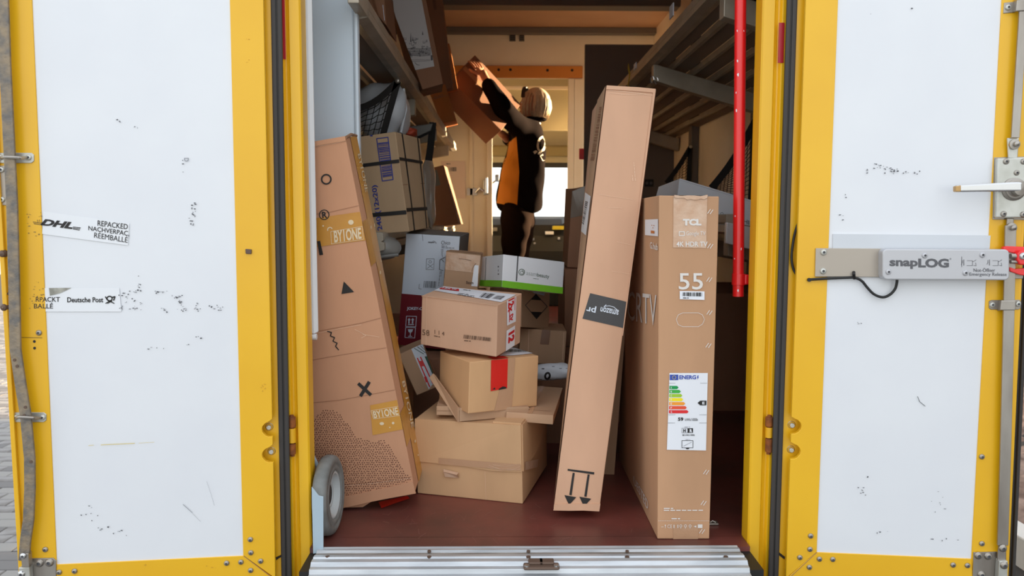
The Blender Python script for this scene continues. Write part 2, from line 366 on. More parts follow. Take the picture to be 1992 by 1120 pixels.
# rear frame: sides of the opening behind the doors
JL0, JL1, JR0, JR1 = -.522, -.4725, .619, .672
for nm, a, b in (('wall_rear_left', XL-.03, JL0-.012), ('wall_rear_right', JR1+.012, XR+.03)):
    struct(nm, M().box((a, -.06, -.3), (b, -.03, ZC)), YELD)
struct('wall_rear_top', M().box((JL0-.012, -.06, 2.05), (JR1+.012, -.03, ZC)), YELD)
# partition to the cab with its doorway
DX0, DX1, DZ = at_y(957, 400, YP).x, at_y(1104, 400, YP).x, at_y(1000, 152, YP).z
pt = M().box((XL, YP, 0), (DX0, YP+.04, ZC)); pt.box((DX1, YP, 0), (XR, YP+.04, ZC)); pt.box((DX0, YP, DZ), (DX1, YP+.04, ZC))
struct('wall_front', pt, BEIGE)
z1 = at_y(1000, 129, YP).z
struct('trim_1', M().box((XL+.3, YP-.03, DZ), (at_y(1133, 140, YP).x, YP-.001, z1)), ORW, bevel=.004)      # lintel board
scr = M()
for x, y in ((970, 135.5), (993, 135.5), (1065, 136.5), (1113, 136.5)):
    p = at_y(x, y, YP-.031); scr.cyl(p, p+Vector((0, .003, 0)), .012, n=10)
struct('trim_2', scr, DKG)                                                                       # screw heads in the lintel
x0, x1, x2 = at_y(1104, 300, YP).x, at_y(1115, 300, YP).x, at_y(1133, 300, YP).x
struct('trim_3', M().box((x0, YP-.05, 0), (x1, YP-.001, DZ-.01)), BEIGE, bevel=.004)                # right door post, raised edge
struct('trim_4', M().box((x1+.004, YP-.03, 0), (x2, YP-.001, DZ-.01)), BEIGE, bevel=.004)
xa, xb, xc = at_y(914, 400, YP).x, at_y(920, 400, YP).x, at_y(950, 400, YP).x
struct('trim_5', M().box((xa, YP-.012, 0), (xb, YP-.001, DZ-.01)), BEIGE, bevel=.003)
struct('trim_6', M().box((xc-.012, YP-.02, 0), (DX0+.003, YP-.001, DZ-.01)), BEIGE, bevel=.003)
# ceiling beams
for i, (ya, yb, h) in enumerate(((4.66, 4.74, .05), (3.78, 3.92, .06), (2.3, 2.42, .06), (.9, 1.0, .06))):
    struct('trim_%d' % (7+i), M().box((XL, ya, ZC-h), (XR, yb, ZC-.001)), GREY, bevel=.005)
# grey cross wall in front of the side door, at the right
GY = 3.9; gx = at_y(1136, 300, GY).x
struct('wall_cross', M().box((gx, GY, 0), (XR, GY+.03, at_y(1150, 86, GY).z)), GREY, bevel=.003)
# side wall posts and the daylight-tinted stiffener beside the opening, left
struct('trim_11', M().box((XR-.05, 3.16, 0), (XR-.001, 3.24, ZC)), GREY, bevel=.004)
struct('trim_12', M().box((XR-.045, 1.9, 0), (XR-.001, 1.96, ZC)), GREY, bevel=.004)
px = at_y(697, 130, .205).x
bp_ = M().box((XL, .212, 0), (px-.012, .228, ZC)); bp_.box((px-.013, .205, 0), (px, .236, ZC))
struct('trim_13', bp_, BLUEP, bevel=.006)
# kick plate along the right wall
struct('baseboard_right', M().box((XR-.02, 0, 0), (XR-.001, 3.88, .16)), BLK)
struct('baseboard_shade_left', M().box((XL+.001, .55, 0), (XL+.02, YP-.01, .66)), mat('lining_shade_brown', (62, 46, 36), .7))  # tall dark lining added to imitate the shade below the lower left shelf
# red marker on the partition post, hinge block, small socket on the grey wall
o = M().box((at_y(1127, 300, GY-.012).x, GY-.012, at_y(1127, 310, GY).z), (at_y(1136, 300, GY-.012).x, GY+.02, at_y(1127, 289, GY).z)).done('warning_tag', REDP, bevel=.002)
tag(o, 'small red tag on the pale door post beside the grey wall', 'tag')
sk = thing('wall_socket', 'black twin socket on the grey inner wall above the television carton', 'socket', at_y(1262, 356, GY-.001))
M().box(at_y(1254, 363, GY-.012), tuple(at_y(1271, 349, GY-.001))).done('socket_plate', BLK, sk, bevel=.003)
for x in (1258.5, 1266.5):
    p = at_y(x, 356, GY-.013); M().cyl(p+Vector((0, -.004, 0)), p, .011, n=12).done('socket_insert', INKG, sk)
# vent on the bulkhead
vt = thing('wall_vent', 'two small dark vents high on the beige partition', 'vent', at_y(1004, 74, YP))
for xa_, xb_ in ((991, 1003), (1010, 1020)):
    a = at_y(xa_, 80, YP-.015); b = at_y(xb_, 67, YP-.001); M().box(tuple(a), tuple(b)).done('vent_grille', GREY, vt, bevel=.003)
    for k in range(3):
        z = a.z+(b.z-a.z)*(k+.7)/3.8; M().box((a.x+.006, YP-.018, z), (b.x-.006, YP-.014, z+.007)).done('vent_slat', BLK, vt)
# partition door latch
lt = thing('door_latch', 'worn steel latch on the cream partition left of the doorway', 'latch', at_y(935, 372, YP))
M().box(tuple(at_y(908, 380, YP-.012)), tuple(at_y(928, 366, YP-.001))).done('latch_plate', STW, lt, bevel=.002)
M().box(tuple(at_y(940, 379, YP-.03)), tuple(at_y(951, 349, YP-.005))).done('keeper', STW, lt, bevel=.006)
M().sweep([at_y(926, 374, YP-.02), at_y(933, 366, YP-.035), at_y(942, 372, YP-.035)], .009).done('latch_bolt', STB, lt)
M().box(tuple(at_y(944, 376, YP-.045)), tuple(at_y(949, 345, YP-.03))).done('latch_handle', STB, lt, bevel=.004)
nt_ = thing('notice_sheet', 'pinkish paper sheet with a black code fixed to the partition', 'paper', at_y(880, 387, YP-.004))
nP = Plane((0, YP-.006, 0), (1, 0, 0), (0, 0, 1), (0, -1, 0))
Print(nP, 0).quad([(857, 313), (905, 313), (906, 386), (870, 386)], 0, 2, 2).done('sheet', mat('paper_pink', (226, 204, 190), .7), nt_)
q = Print(nP, .002); q.bars([(874, 325), (888, 325), (888, 333), (874, 333)], 9); q.lines([(868, 317), (890, 317), (890, 320), (868, 320)], 1, th=.6); q.done('printing', INKG, nt_)
# ------------------------------------------------------------------ cab beyond the doorway
CY = 6.2; wz0, wz1 = at_y(1000, 438, CY).z, at_y(1000, 322, CY).z
cf = M().box((XL, CY, -.3), (XR, CY+.04, wz0)); cf.box((XL, CY, wz1), (XR, CY+.04, ZC)); cf.box((XL, CY, wz0), (XL+.15, CY+.04, wz1)); cf.box((XR-.12, CY, wz0), (XR, CY+.04, wz1))
struct('wall_cab_front', cf, OLIVE)
wn = thing('window_1', '', '', (0, CY, wz0), kind='structure')
M().box((XL+.15, CY+.015, wz0), (XR-.12, CY+.02, wz1)).done('pane', GLASS, wn)
M().box((XL+.15, CY-.01, wz1-.02), (XR-.12, CY+.01, wz1+.03)).done('window_frame', BLK, wn)
vz = at_y(1000, 305, 5.95).z
struct('trim_14', M().box((DX0-.25, 5.9, vz), (DX1+.3, 5.98, vz+.11)), mat('visor_olive', (132, 118, 78), .7), bevel=.02)
vz2 = at_y(1000, 172, 5.2).z
struct('trim_15', M().box((DX0-.2, 5.15, at_y(1000, 255, 5.2).z), (DX1+.3, 5.2, vz2)), OLIVE, bevel=.01)   # folded cab blind
struct('trim_16', M().box((DX0-.2, 5.12, vz2-.02), (DX1+.3, 5.21, vz2+.01)), BEIGE, bevel=.004)
dsh = thing('dashboard', 'dark cab dashboard under the bright windscreen', 'dashboard', (.25, 5.75, 0))
zt = at_y(1075, 425, 5.75).z
D = M(); prof = [(5.35, .0), (5.35, zt-.30), (5.42, zt-.16), (5.52, zt-.06), (5.7, zt-.005), (5.95, zt+.02), (6.19, zt+.0), (6.19, 0)]
D.prism([(XL+.02, a, b) for a, b in prof], [(XR-.02, a, b) for a, b in prof]); D.done('dash_body', DASH, dsh, bevel=.01)
M().cyl((.62, 5.5, zt-.08), (.62, 5.72, zt-.04), .05, .055, 20).done('instrument_binnacle', BLK, dsh)
for x, y, w_, h, m_ in ((1086, 443, 22, 7, mat('folder_yellow', (206, 190, 40), .5)), (1069, 453, 16, 6, PAPER), (1087, 464, 5, 5, STB), (1037, 465, 5, 5, STB), (1040, 473, 4, 4, STB), (963, 446, 8, 7, PLGR)):
    p = at_y(x, y, 5.40); s_ = 1549/7.4; M().box((p.x-w_/2/s_, p.y-.02, p.z-h/2/s_), (p.x+w_/2/s_, p.y+.06, p.z+h/2/s_)).done('dash_switch' if w_ < 10 else 'dash_document', m_, dsh, bevel=.003)
mr = thing('side_mirror', 'small black mirror seen through the windscreen beside the worker', 'mirror', at_y(968, 352, 6.5))
M().box(tuple(at_y(963, 353, 6.55)), tuple(at_y(971, 340, 6.62))).done('mirror_housing', BLK, mr, bevel=.01)
M().sweep([at_y(966, 350, 6.58), at_y(958, 356, 6.58), at_y(950, 362, 6.3)], .01).done('mirror_arm', BLK, mr)
# ------------------------------------------------------------------ rear sill
sl = M(); y0 = -.095
prof = [(y0, -.02), (y0, .004), (y0-.006, .006), (y0-.012, .003), (y0-.018, .006), (y0-.026, .006), (y0-.034, .001), (y0-.046, .001), (y0-.050, .005), (y0-.064, .006), (y0-.068, .002), (y0-.074, .005), (y0-.088, .004), (y0-.096, -.004), (y0-.106, -.006), (y0-.110, -.016), (y0-.122, -.018), (y0-.126, -.04), (y0-.128, -.16), (y0, -.16)]
a_, b_ = at_z(621, 1064, 0.004).x, at_z(1434, 1062, .004).x
st_ = thing('door_sill', 'ribbed aluminium sill across the bottom of the opening', 'sill', ((a_+b_)/2, y0-.06, -.16))
o = M().prism([(a_, p, q) for p, q in prof], [(b_, p, q) for p, q in prof]).done('sill_profile', ALU, st_)
M().box((a_-.0, y0-.046, .0012), (b_, y0-.034, .0022)).done('groove', ALD, st_)
scm = M()
bolt0 = None
for k, x in enumerate((637, 835, 1028, 1220, 1412)):
    p = at_z(x, 1084, .003); s_ = 0
    bb = M().cyl((p.x, p.y, .001), (p.x, p.y, .006), .0055, n=10).done('sill_screw', BOLT, st_)
for k, x in enumerate((835, 1028, 1220)):
    p = at_z(x, 1072, .006); M().cyl((p.x, p.y, .004), (p.x, p.y, .008), .0045, n=10).done('sill_screw', BOLT, st_)
c0, c1 = at_z(1018, 1100, 0), at_z(1088, 1100, 0)
ct = thing('sill_catch', 'brown steel catch plate at the middle of the aluminium sill', 'catch', ((c0.x+c1.x)/2, y0-.10, .0))
M().box((c0.x, y0-.122, -.004), (c1.x, y0-.092, .004)).done('catch_plate', BOLT, ct, bevel=.004)
for x in (c0.x+.03, c1.x-.03): M().box((x-.018, y0-.108, .003), (x+.018, y0-.082, .010)).done('catch_lug', BOLT, ct, bevel=.003)
for x in (c0.x+.008, c1.x-.008): M().cyl((x, y0-.114, .003), (x, y0-.114, .007), .006, n=12).done('catch_screw', STB, ct)
# dark gaps beside the sill
struct('trim_17', M().box((JL1+.001, -.2, -.3), (a_-.002, -.06, -.012)), BLK)
struct('trim_18', M().box((b_+.002, -.2, -.3), (JR0-.001, -.06, -.012)), BLK)
# ------------------------------------------------------------------ yellow door posts (jambs)
def jamb(side, name, lab):
    s = -1 if side == 'L' else 1
    inn, out = (JL1, JL0) if side == 'L' else (JR0, JR1)
    t = thing(name, lab, 'door post', ((inn+out)/2, -.05, -.3))
    # flange profile in plan: inner lip, flat face, groove, outer fillet
    d = abs(out-inn)
    P = [(0, -.02), (0, -.068), (.004, -.073), (d*.55, -.073), (d*.60, -.067), (d*.74, -.065), (d*.80, -.067), (d*.86, -.078), (d+.004, -.078), (d+.004, -.02)]
    P = [(inn+s*a, b) for a, b in P]
    M().prism([(a, b, -.30) for a, b in P], [(a, b, 2.1) for a, b in P]).done('post_profile', YEL, t, bevel=.0012)
    # reflective red tape
    X = (549.5, 554.5, -400, 115) if side == 'L' else (1515.5, 1526, 44, 122)
    z0, z1_ = at_y(X[0], X[3], -.08).z, at_y(X[0], X[2], -.08).z; xa_, xb_ = sorted((at_y(X[0], 60, -.08).x, at_y(X[1], 60, -.08).x))
    M().box((xa_, -.0795, z0), (xb_, -.077, z1_)).done('reflective_tape', mat('tape_reflective_red', (178, 36, 46), .3), t)
    # hinge knuckles
    yy = (810, 832, 862, 884) if side == 'L' else (810, 830, 852, 880); cx = 567.5 if side == 'L' else 1497
    for k in range(3):
        p = at_y(cx, yy[k]+1, -.082); q = at_y(cx, yy[k+1]-1, -.082)
        M().cyl((p.x, -.080, q.z), (p.x, -.080, p.z), .0092, n=18).done('hinge_knuckle', [RUST, YELD, RUST][k], t, bevel=.001)
    p = at_y(cx, yy[0], -.08); q = at_y(cx, yy[3], -.08)
    M().cyl((p.x, -.080, q.z-.004), (p.x, -.080, p.z+.004), .005, n=12).done('hinge_pin', RUST, t)
    return t
jamb('L', 'door_post', 'yellow door post on the left side of the load opening')
jamb('R', 'door_post', 'yellow door post right of the load opening, beside the red bar')
# white plastic strip hanging along the left side of the opening
sp = thing('curtain_strip', 'narrow white plastic strip hanging inside the left yellow post', 'strip', at_y(598, 650, .0))
za = at_y(600, 648, .01).z
xa_, xb_ = at_y(586, 300, .0).x, at_y(611, 300, .0).x
xa_ = xb_-.036
ML = M(); ML.prism([(xa_, .0, za), (xb_-.008, -.004, za), (xb_, .004, za+.004), (xb_, .012, za+.004), (xa_, .012, za)], [(xa_, .0, 2.2), (xb_-.008, -.004, 2.2), (xb_+.001, .004, 2.2), (xb_+.001, .012, 2.2), (xa_, .012, 2.2)])
ML.done('strip_sheet', STRIPM, sp, bevel=.002)
M().sweep([(xb_-.016, -.003, za+.002), (xb_-.015, -.004, 1.0), (xb_-.015, -.004, 2.2)], .0028).done('strip_bead', STRIPM, sp)
M().cyl((xa_+.01, .003, za-.008), (xb_-.003, .003, za-.008), .008, n=10).done('strip_end_cap', STRIPM, sp)
# red bar beside the right post
a = at_y(1444, -420, .02); b = at_y(1436, 576, .02)
rb = thing('grab_bar', 'glossy red tubular bar hanging inside the right yellow post', 'bar', b)
M().cyl(b, a, .0140, n=28).done('tube', REDP, rb)
c = at_y(1437, 543, .02)
M().cyl(c+Vector((0, 0, -.0145)), c+Vector((0, 0, .0145)), .0172, n=28).done('clamp_collar', REDP, rb, bevel=.001)
p = at_y(1458, 543, .02)
M().box((c.x+.012, .006, c.z-.013), (JR0+.01, .018, c.z+.013)).done('clamp_arm', REDP, rb, bevel=.003)
M().cyl((c.x+.03, .003, c.z+.002), (c.x+.03, .008, c.z+.002), .005, n=10).done('clamp_screw', REDP, rb)
bs = MeshSurf(*[(lambda me: (me.v, me.f))(M().cyl(b, a, .0140, n=48))][0])
pr = Print(bs, .0004); R = random.Random(4)
for x, y, s_ in ((1436, 565, 2.6), (1442, 484, 1.6), (1434, 60, 1.6), (1434.5, 118, 2.2), (1436, 145, 3.0), (1432.5, 215, 2.6), (1432, 180, 1.4), (1447, 60, 1.2), (1429, 503, 1.5), (1430, 420, 1.3)):
    pr.polys([[(x+s_*R.uniform(.5, 1)*cos(t)*.8, y+s_*R.uniform(.8, 2.0)*sin(t)) for t in [i*pi/3 for i in range(6)]]])
pr.done('paint_chips', PAPER, rb)
# ------------------------------------------------------------------ the two open doors
hl = at_y(473, 1080, -.13); fl_ = at_z(110, 1097, hl.z); exl = (hl-fl_); exl.z = 0; exl.normalize()
PL = Plane(hl, exl, (0, 0, 1), Vector((exl.y, -exl.x, 0)))
hr = at_y(1589, 1073, -.13); fr_ = at_z(1893, 1085, hr.z); exr = (fr_-hr); exr.z = 0; exr.normalize()
PR = Plane(hr, exr, (0, 0, 1), Vector((exr.y, -exr.x, 0)))
def slab(pl, P, t0, t1, me=None, k=0):
    me = me or M(); A = pl.hit(P, t1); B = [p+pl.n*(t0-t1) for p in A]
    return me.prism(B, A, k)
def ln(p, q, y):
    """x on the line p-q at height y"""
    return p[0]+(q[0]-p[0])*(y-p[1])/(q[1]-p[1])
_RV = {}
def rivet(pl, x, y, par, r=.0056, m=None, name='rivet', off=.002):
    key = (r, name, (m or STL).name)
    if key not in _RV:
        me = M(); me.lathe((0, 0, 0), (0, 0, 1), [(r*1.15, 0), (r*1.15, r*.2), (r*.9, r*.55), (r*.45, r*.7), (r*.42, r*.35), (0.0001, r*.3)], 14)
        o = me.done(name, [m or STL, INKG]); [setattr(p, 'material_index', 1 if i >= 14*3 else 0) for i, p in enumerate(o.data.polygons)]
        o.data.transform(Matrix.Translation((0, 0, 0))); _RV[key] = o.data
        bpy.data.objects.remove(o)
        for v in _RV[key].vertices: pass
    o = bpy.data.objects.new(name, _RV[key]); COL.objects.link(o); o.parent = par
    p = pl.hit([(x, y)], off)[0]; o.location = p-org(par); o.rotation_euler = pl.n.to_track_quat('Z', 'Y').to_euler(); ORG[o.name] = org(par); return o
YT, YB = -480, 1190
def blob(R, x, y, rx, ry):
    n = R.choice([5, 6, 7]); return [(x+rx*R.uniform(.35, 1.1)*cos(2*pi*i/n), y+ry*R.uniform(.35, 1.1)*sin(2*pi*i/n)) for i in range(n)]
def scuffs(pl, par, L, seed, off=.0016, m=INKG, name='scuff_marks'):
    R = random.Random(seed); pr = Print(pl, off)
    for (x, y, w_, h, n) in L:
        for _ in range(n): pr.polys([blob(R, x+R.gauss(0, w_/2.4), y+R.gauss(0, h/2.4), R.uniform(.7, 3.4), R.uniform(.5, 2.0))])
    o = pr.done(name, m, par); return o
# ---- left door
D1 = thing('door_1', '', '', (fl_+hl)/2, kind='structure')
wl0, wl1, wr0, wr1 = (62, 0), (110, 1097), (447, 0), (473, 1080)
hf = ((512, 0), (535.5, 1120)); of = ((-31, 0), (36.5, 1120))
WLx = lambda y: ln(wl0, wl1, y); WRx = lambda y: ln(wr0, wr1, y); HX = lambda y: ln(*hf, y); OX = lambda y: ln(*of, y)
slab(PL, [(WLx(YT)-5, YT), (WRx(YT)+5, YT), (WRx(1086)+3, 1086), (WLx(1100)-3, 1100)], -.03, -.0015).done('door_panel', WHT, D1)
# hinge stile with two notches
cutL = []
for cy, rx in ((832, 19), (882, 20)):
    cx = HX(cy)-2; cutL.append([(cx+2, cy-17)]+[(cx-1-rx*cos(t)*.9, cy+3+15*sin(t)) for t in [-1.3, -.9, -.4, 0, .4, .9, 1.3]]+[(cx+3, cy+17)])
P = [(WRx(YT), YT), (HX(YT), YT)]
for c in cutL: P += c
P += [(HX(1120), 1120), (HX(1120)-1, 1124), (wr1[0], 1080)]
slab(PL, P, -.012, .0012).done('stile', YEL, D1, bevel=.0008, seg=1)
slab(PL, [(OX(YT), YT), (WLx(YT), YT), (wl1[0], wl1[1]), (110, 1124), (OX(1135), 1135)], -.012, .0012).done('stile', YEL, D1, bevel=.0008, seg=1)
# outer lip of the free edge
slab(PL, [(OX(YT), YT), (OX(YT)+9, YT), (OX(1135)+9, 1135), (OX(1135), 1135)], .001, .010).done('edge_lip', YEL, D1, bevel=.0015)
slab(PL, [(OX(YT), YT), (OX(YT)+4, YT), (OX(1190)+4, 1190), (OX(1190), 1190)], -.04, .004).done('edge_return', YEL, D1, bevel=.001)
mx = (wr1[0]+1, 1081)
slab(PL, [(wl1[0], wl1[1]+1), mx, (HX(1120)-2, 1126), (HX(YB), YB), (OX(YB)+3, YB), (OX(1135), 1137), (109, 1126)], -.012, .0012).done('bottom_rail', YEL, D1, bevel=.0008, seg=1)
# recessed edge beyond the stile and the rubber seal
slab(PL, [(HX(YT)-26, YT), (HX(YT)+16, YT), (HX(YB)+16, YB), (HX(YB)-26, YB)], -.034, -.026).done('edge_channel', YEL, D1)
def seal(pl, par, xa, xb, y0=YT, y1=YB, t=-.02):
    for a, b in ((0, .46), (.54, 1)):
        f = lambda y, s_: ln((xa[0], 0), (xa[1], 1120), y)*(1-s_)+ln((xb[0], 0), (xb[1], 1120), y)*s_
        slab(pl, [(f(y0, a), y0), (f(y0, b), y0), (f(y1, b), y1), (f(y1, a), y1)], t-.01, t).done('rubber_seal', RUB, par, bevel=.003)
    slab(pl, [(f(y0, .3), y0), (f(y0, .7), y0), (f(y1, .7), y1), (f(y1, .3), y1)], t-.01, t-.003).done('seal_groove', BLK, par)
seal(PL, D1, (526, 547), (547.5, 567))
slab(PL, [(535, 1085), (549, 1078), (550, 1081), (536, 1090)], -.026, -.024).done('edge_gap', DKG, D1)
def bolt(pl, par, x, y, off=-.02):
    p = pl.hit([(x, y)], off)[0]; n = pl.n; t = thing_part('hinge_bolt', par)
    M().lathe(p-n*.010, n, [(.0095, 0), (.0095, .004), (.0085, .005)], 20).done('bolt_washer', STL, t, smooth=False)
    M().cyl(p-n*.006, p+n*.004, .0062, n=6).done('bolt_head', STW, t, bevel=.001)
def thing_part(name, par):
    o = bpy.data.objects.new(name, None); COL.objects.link(o); o.parent = par; o.location = (0, 0, 0); o.empty_display_size = .02; ORG[o.name] = org(par); return o
for x, y in ((523, 831), (527.5, 878.5)): bolt(PL, D1, x, y)
for x, y in ((487, 1049), (488, 1074.6), (507, 1091), (487.6, 1109), (468.6, 1093), (440.8, 1095), (145, 1110.5), (115, 1112.6), (88, 1068.5), (75.7, 647)): rivet(PL, x, y, D1)
pr = Print(PL, .0018)
for x, y in ((66.8, 664), (67.2, 677)): pr.polys([disc_px(x, y, 2.8)])
pr.polys(stroke_px([(40, 656), (82, 657)], .8)); pr.done('drill_holes', INK, D1)
slab(PL, [(477, 484), (489, 485), (489, 494), (477.5, 493.5)], .0, .006).done('door_stop_stud', BOLT, D1, bevel=.0015)
pr = Print(PL, .0017); pr.polys(stroke_px([(474, 1081), (512, 1110), (535, 1128)], 1.1)); pr.done('mitre_joint', EDGE, D1)
# stickers
pr = Print(PL, .0003); pr.quad([(84, 411), (251.5, 434), (249, 477), (82, 455)], 0, 4, 2); pr.done('sticker', mat('sticker_film', (230, 232, 236), .3), D1)
pr = Print(PL, .0013)
pr.text('REPACKED', [(190, 428.2), (249, 436), (248, 446), (189.6, 439)], 0, .006)
pr.text('NACHVERPAC,', [(172, 439), (251.8, 449.6), (250.7, 460.3), (171.8, 448.9)], 0, .006)
pr.text('R\u00c9EMBALL\u00c9', [(183.6, 449.2), (249, 459), (247.9, 472), (182.9, 461.9)], 0, .0)
pr.text('DHL', [(82, 425.4), (144, 432.4), (141, 445.6), (78, 437.6)], 0, .05, .25)
for k in range(3):
    pr.polys([[(64+k, 431+k*2), (84-k, 433+k*2.1), (84-k, 434+k*2.1), (64+k, 432+k*2)], [(142, 440.6+k*2.1), (157-k, 442.4+k*2.2), (156.5-k, 443.6+k*2.2), (141.5, 441.8+k*2.1)]])
pr.text('RPACKT', [(69.6, 577.5), (116.5, 577.5), (116.5, 586.8), (69.6, 586.8)], 0, .01)
pr.text('BALL\u00c9', [(66, 588.2), (103, 588.2), (103, 599.8), (66, 599.8)], 0, .01)
pr.text('Deutsche Post', [(130.7, 578), (200.7, 578), (200.7, 588), (130.7, 588)], 0, .02)
pr.polys(ring_px(213, 580.5, 6.2, 5.6, 2.4, 16)+stroke_px([(205, 577), (208, 582), (213, 586)], 2.4)+stroke_px([(205.5, 590), (213, 585.5), (222, 590)], 1.8)+stroke_px([(209, 590), (218, 585)], 1.6)+stroke_px([(219, 578), (223.5, 577), (221, 584)], 2.6))
pr.done('sticker_lettering', INKG if False else INK, D1)
pr = Print(PL, .0003); pr.quad([(84, 560), (232, 560), (236, 606), (86, 606)], 0, 3, 1); pr.done('sticker', MATS['sticker_film'], D1)
pr = Print(PL, .0015); pr.polys([[(95, 560), (139, 559.6), (117, 570), (97, 575)]]); pr.done('sticker_tear', mat('glue_grey', (176, 174, 164), .7, rgb2=(140, 138, 128), scale=60), D1)
scuffs(PL, D1, [(271, 552, 4, 14, 7), (266, 565, 16, 5, 8), (247, 574, 14, 12, 9), (262, 588, 30, 10, 8), (235, 598, 4, 8, 5), (268, 600, 18, 5, 8), (318, 568, 26, 4, 9), (345, 577, 12, 8, 14), (354, 590, 12, 8, 9), (322, 603, 16, 6, 6),
    (358, 602, 12, 6, 7), (382, 594, 12, 12, 9), (419, 599, 16, 8, 12), (374, 412, 8, 30, 16), (373, 430, 8, 8, 6), (235, 235, 18, 8, 3), (262, 250, 14, 12, 3), (356, 325, 2, 20, 3), (386, 656, 8, 3, 3), (295, 680, 24, 5, 5), (180, 1000, 30, 18, 7), (195, 1030, 16, 6, 5), (240, 1036, 36, 10, 6), (365, 675, 3, 8, 2)], 3)
scuffs(PL, D1, [(75, 575, 14, 24, 16), (62, 590, 10, 18, 6), (56, 420, 10, 10, 5), (54, 445, 6, 30, 4), (72, 456, 6, 6, 3), (78, 425, 12, 18, 7)], 8, .002, mat('grime_brown', (150, 120, 60), .7), 'grime_marks')
scuffs(PL, D1, [(512, 752, 10, 18, 10), (484, 75, 8, 8, 2), (480, 120, 3, 20, 2), (280, 1098, 12, 3, 3), (410, 1104, 10, 6, 3)], 9, .002, mat('grime_ochre', (206, 152, 40), .7), 'grime_marks')
pr = Print(PL, .0016); pr.polys(stroke_px([(172, 866.5), (182, 865.6)], .8)+stroke_px([(196, 865.2), (210, 864.5), (262, 862)], 1.1)+stroke_px([(270, 861.6), (300, 860)], .5)); pr.done('yellow_scratch', mat('scratch_straw', (222, 200, 110), .5), D1)
pr = Print(PL, .0016); pr.polys(stroke_px([(356, 981), (364, 988), (374, 997)], 1.1)+stroke_px([(374, 998), (390, 1014)], .4)+stroke_px([(402, 936), (411, 962), (417, 983)], .4)); pr.text('D', [(367, 307), (367, 314), (358, 314), (358, 307)], 0, .02); pr.done('dark_scratch', mat('scratch_grey', (150, 152, 158), .6), D1)
# bent locking bar with its clamps
bar = thing_part('locking_bar', D1); bar['label'] = 'bent weathered grey locking bar'
pts = [(-14, -300), (3, -30), (6, 0), (10, 120), (17, 260), (24, 400), (27.5, 540), (30.5, 680), (40, 745), (50, 805), (58, 890), (58.5, 950), (56, 1010), (50, 1050), (47, 1090)]
M().sweep([PL.hit([p], .022)[0] for p in pts], 0, prof=(.0118, .004), nrm=PL.n).done('bar', BAR, bar, bevel=.002)
for k, (x, y) in enumerate(((28, 700), (33, 712), (49, 792), (47, 808), (60, 898))):
    p = PL.hit([(x, y)], .027)[0]; M().cyl(p-PL.n*.002, p+PL.n*.0004, .0035, n=8).done('bar_pit', BOLT, bar)
for (xa_, xb_, y0_, y1_, xs, rod) in ((-8, 66, 297, 317, (1, 56), 306.5), (23, 90, 802, 821, (30.5, 83), 812)):
    cl = thing_part('bar_guide', D1)
    slab(PL, [(xa_, y0_+1), (xa_+2, y0_), (xb_-5, y0_), (xb_, y0_+4), (xb_, y1_-4), (xb_-5, y1_), (xa_, y1_)], .001, .0035).done('guide_plate', STW, cl, bevel=.0008, seg=1)
    M().sweep([PL.hit([(xs[0]+1, rod)], .006)[0], PL.hit([(xs[0]+10, rod-1)], .026)[0], PL.hit([((xa_+xb_)/2+6, rod)], .030)[0], PL.hit([(xs[1]-14, rod+1)], .024)[0], PL.hit([(xs[1]-4, rod)], .006)[0]], .0035).done('guide_loop', STL, cl)
    for x in xs: rivet(PL, x, rod-.5, cl, .0055, STW, 'guide_screw', .0036)
slab(PL, [(-8, 322), (13, 322), (14, 399), (-6, 399)], .001, .004).done('backing_plate', ALGT, D1, bevel=.001)
for x, y in ((3, 330), (4, 388)): rivet(PL, x, y, D1, .006, STW, 'plate_screw', .004)
for x, y in ((8, 493), (11, 597)):
    p = PL.hit([(x, y)], .002)[0]; M().lathe(p, PL.n, [(.009, 0), (.009, .006), (.006, .012), (.0005, .014)], 14).done('stop_bolt', BOLT, D1)
p = PL.hit([(14, 571)], .002)[0]; M().lathe(p, PL.n, [(.004, 0), (.003, .005), (.0003, .006)], 10).done('stop_bolt', BOLT, D1)
lb = thing_part('latch_block', D1)
slab(PL, [(58, 1086), (103, 1085), (109, 1090), (109, 1160), (60, 1160)], .001, .004).done('latch_plate', STL, lb, bevel=.001)
slab(PL, [(36, 1104), (57, 1103), (60, 1150), (38, 1150)], .004, .022).done('latch_body', STW, lb, bevel=.002)
slab(PL, [(40, 1076), (55, 1076), (57, 1104), (42, 1104)], .012, .03).done('bar_fork', STL, lb, bevel=.002)
for x, y in ((76.7, 1094.6), (96, 1093.6)): rivet(PL, x, y, lb, .0085, STL, 'latch_bolt', .004)
rivet(PL, 45, 1081, lb, .006, STB, 'latch_bolt', .031); rivet(PL, 42, 1116, lb, .007, STB, 'latch_bolt', .022)
# ---- right door
D2 = thing('door_2', '', '', (fr_+hr)/2, kind='structure')
A0, A1 = (1630.5, 0), (1589, 1073); B0, B1 = (1949, 0), (1890, 1085)
HF = ((1567.5, 0), (1529, 1120)); OF = ((2008, 0), (1957, 1120))
AX = lambda y: ln(A0, A1, y); BX_ = lambda y: ln(B0, B1, y); HX2 = lambda y: ln(*HF, y); OX2 = lambda y: ln(*OF, y)
slab(PR, [(AX(YT)-5, YT), (BX_(YT)+5, YT), (BX_(1088)+3, 1088), (AX(1076)-3, 1076)], -.03, -.0015).done('door_panel', WHT, D2)
P = [(AX(YT), YT), (A1[0], A1[1]), (HX2(1120)+1, 1124), (HX2(1120), 1120)]
for cy, rx in ((877, 19), (828, 19)):
    cx = HX2(cy)+2; P += [(cx-2, cy+16)]+[(cx+1+rx*cos(t)*.9, cy+1+15*sin(t)) for t in [1.3, .9, .4, 0, -.4, -.9, -1.3]]+[(cx-1, cy-17)]
P += [(HX2(YT), YT)]
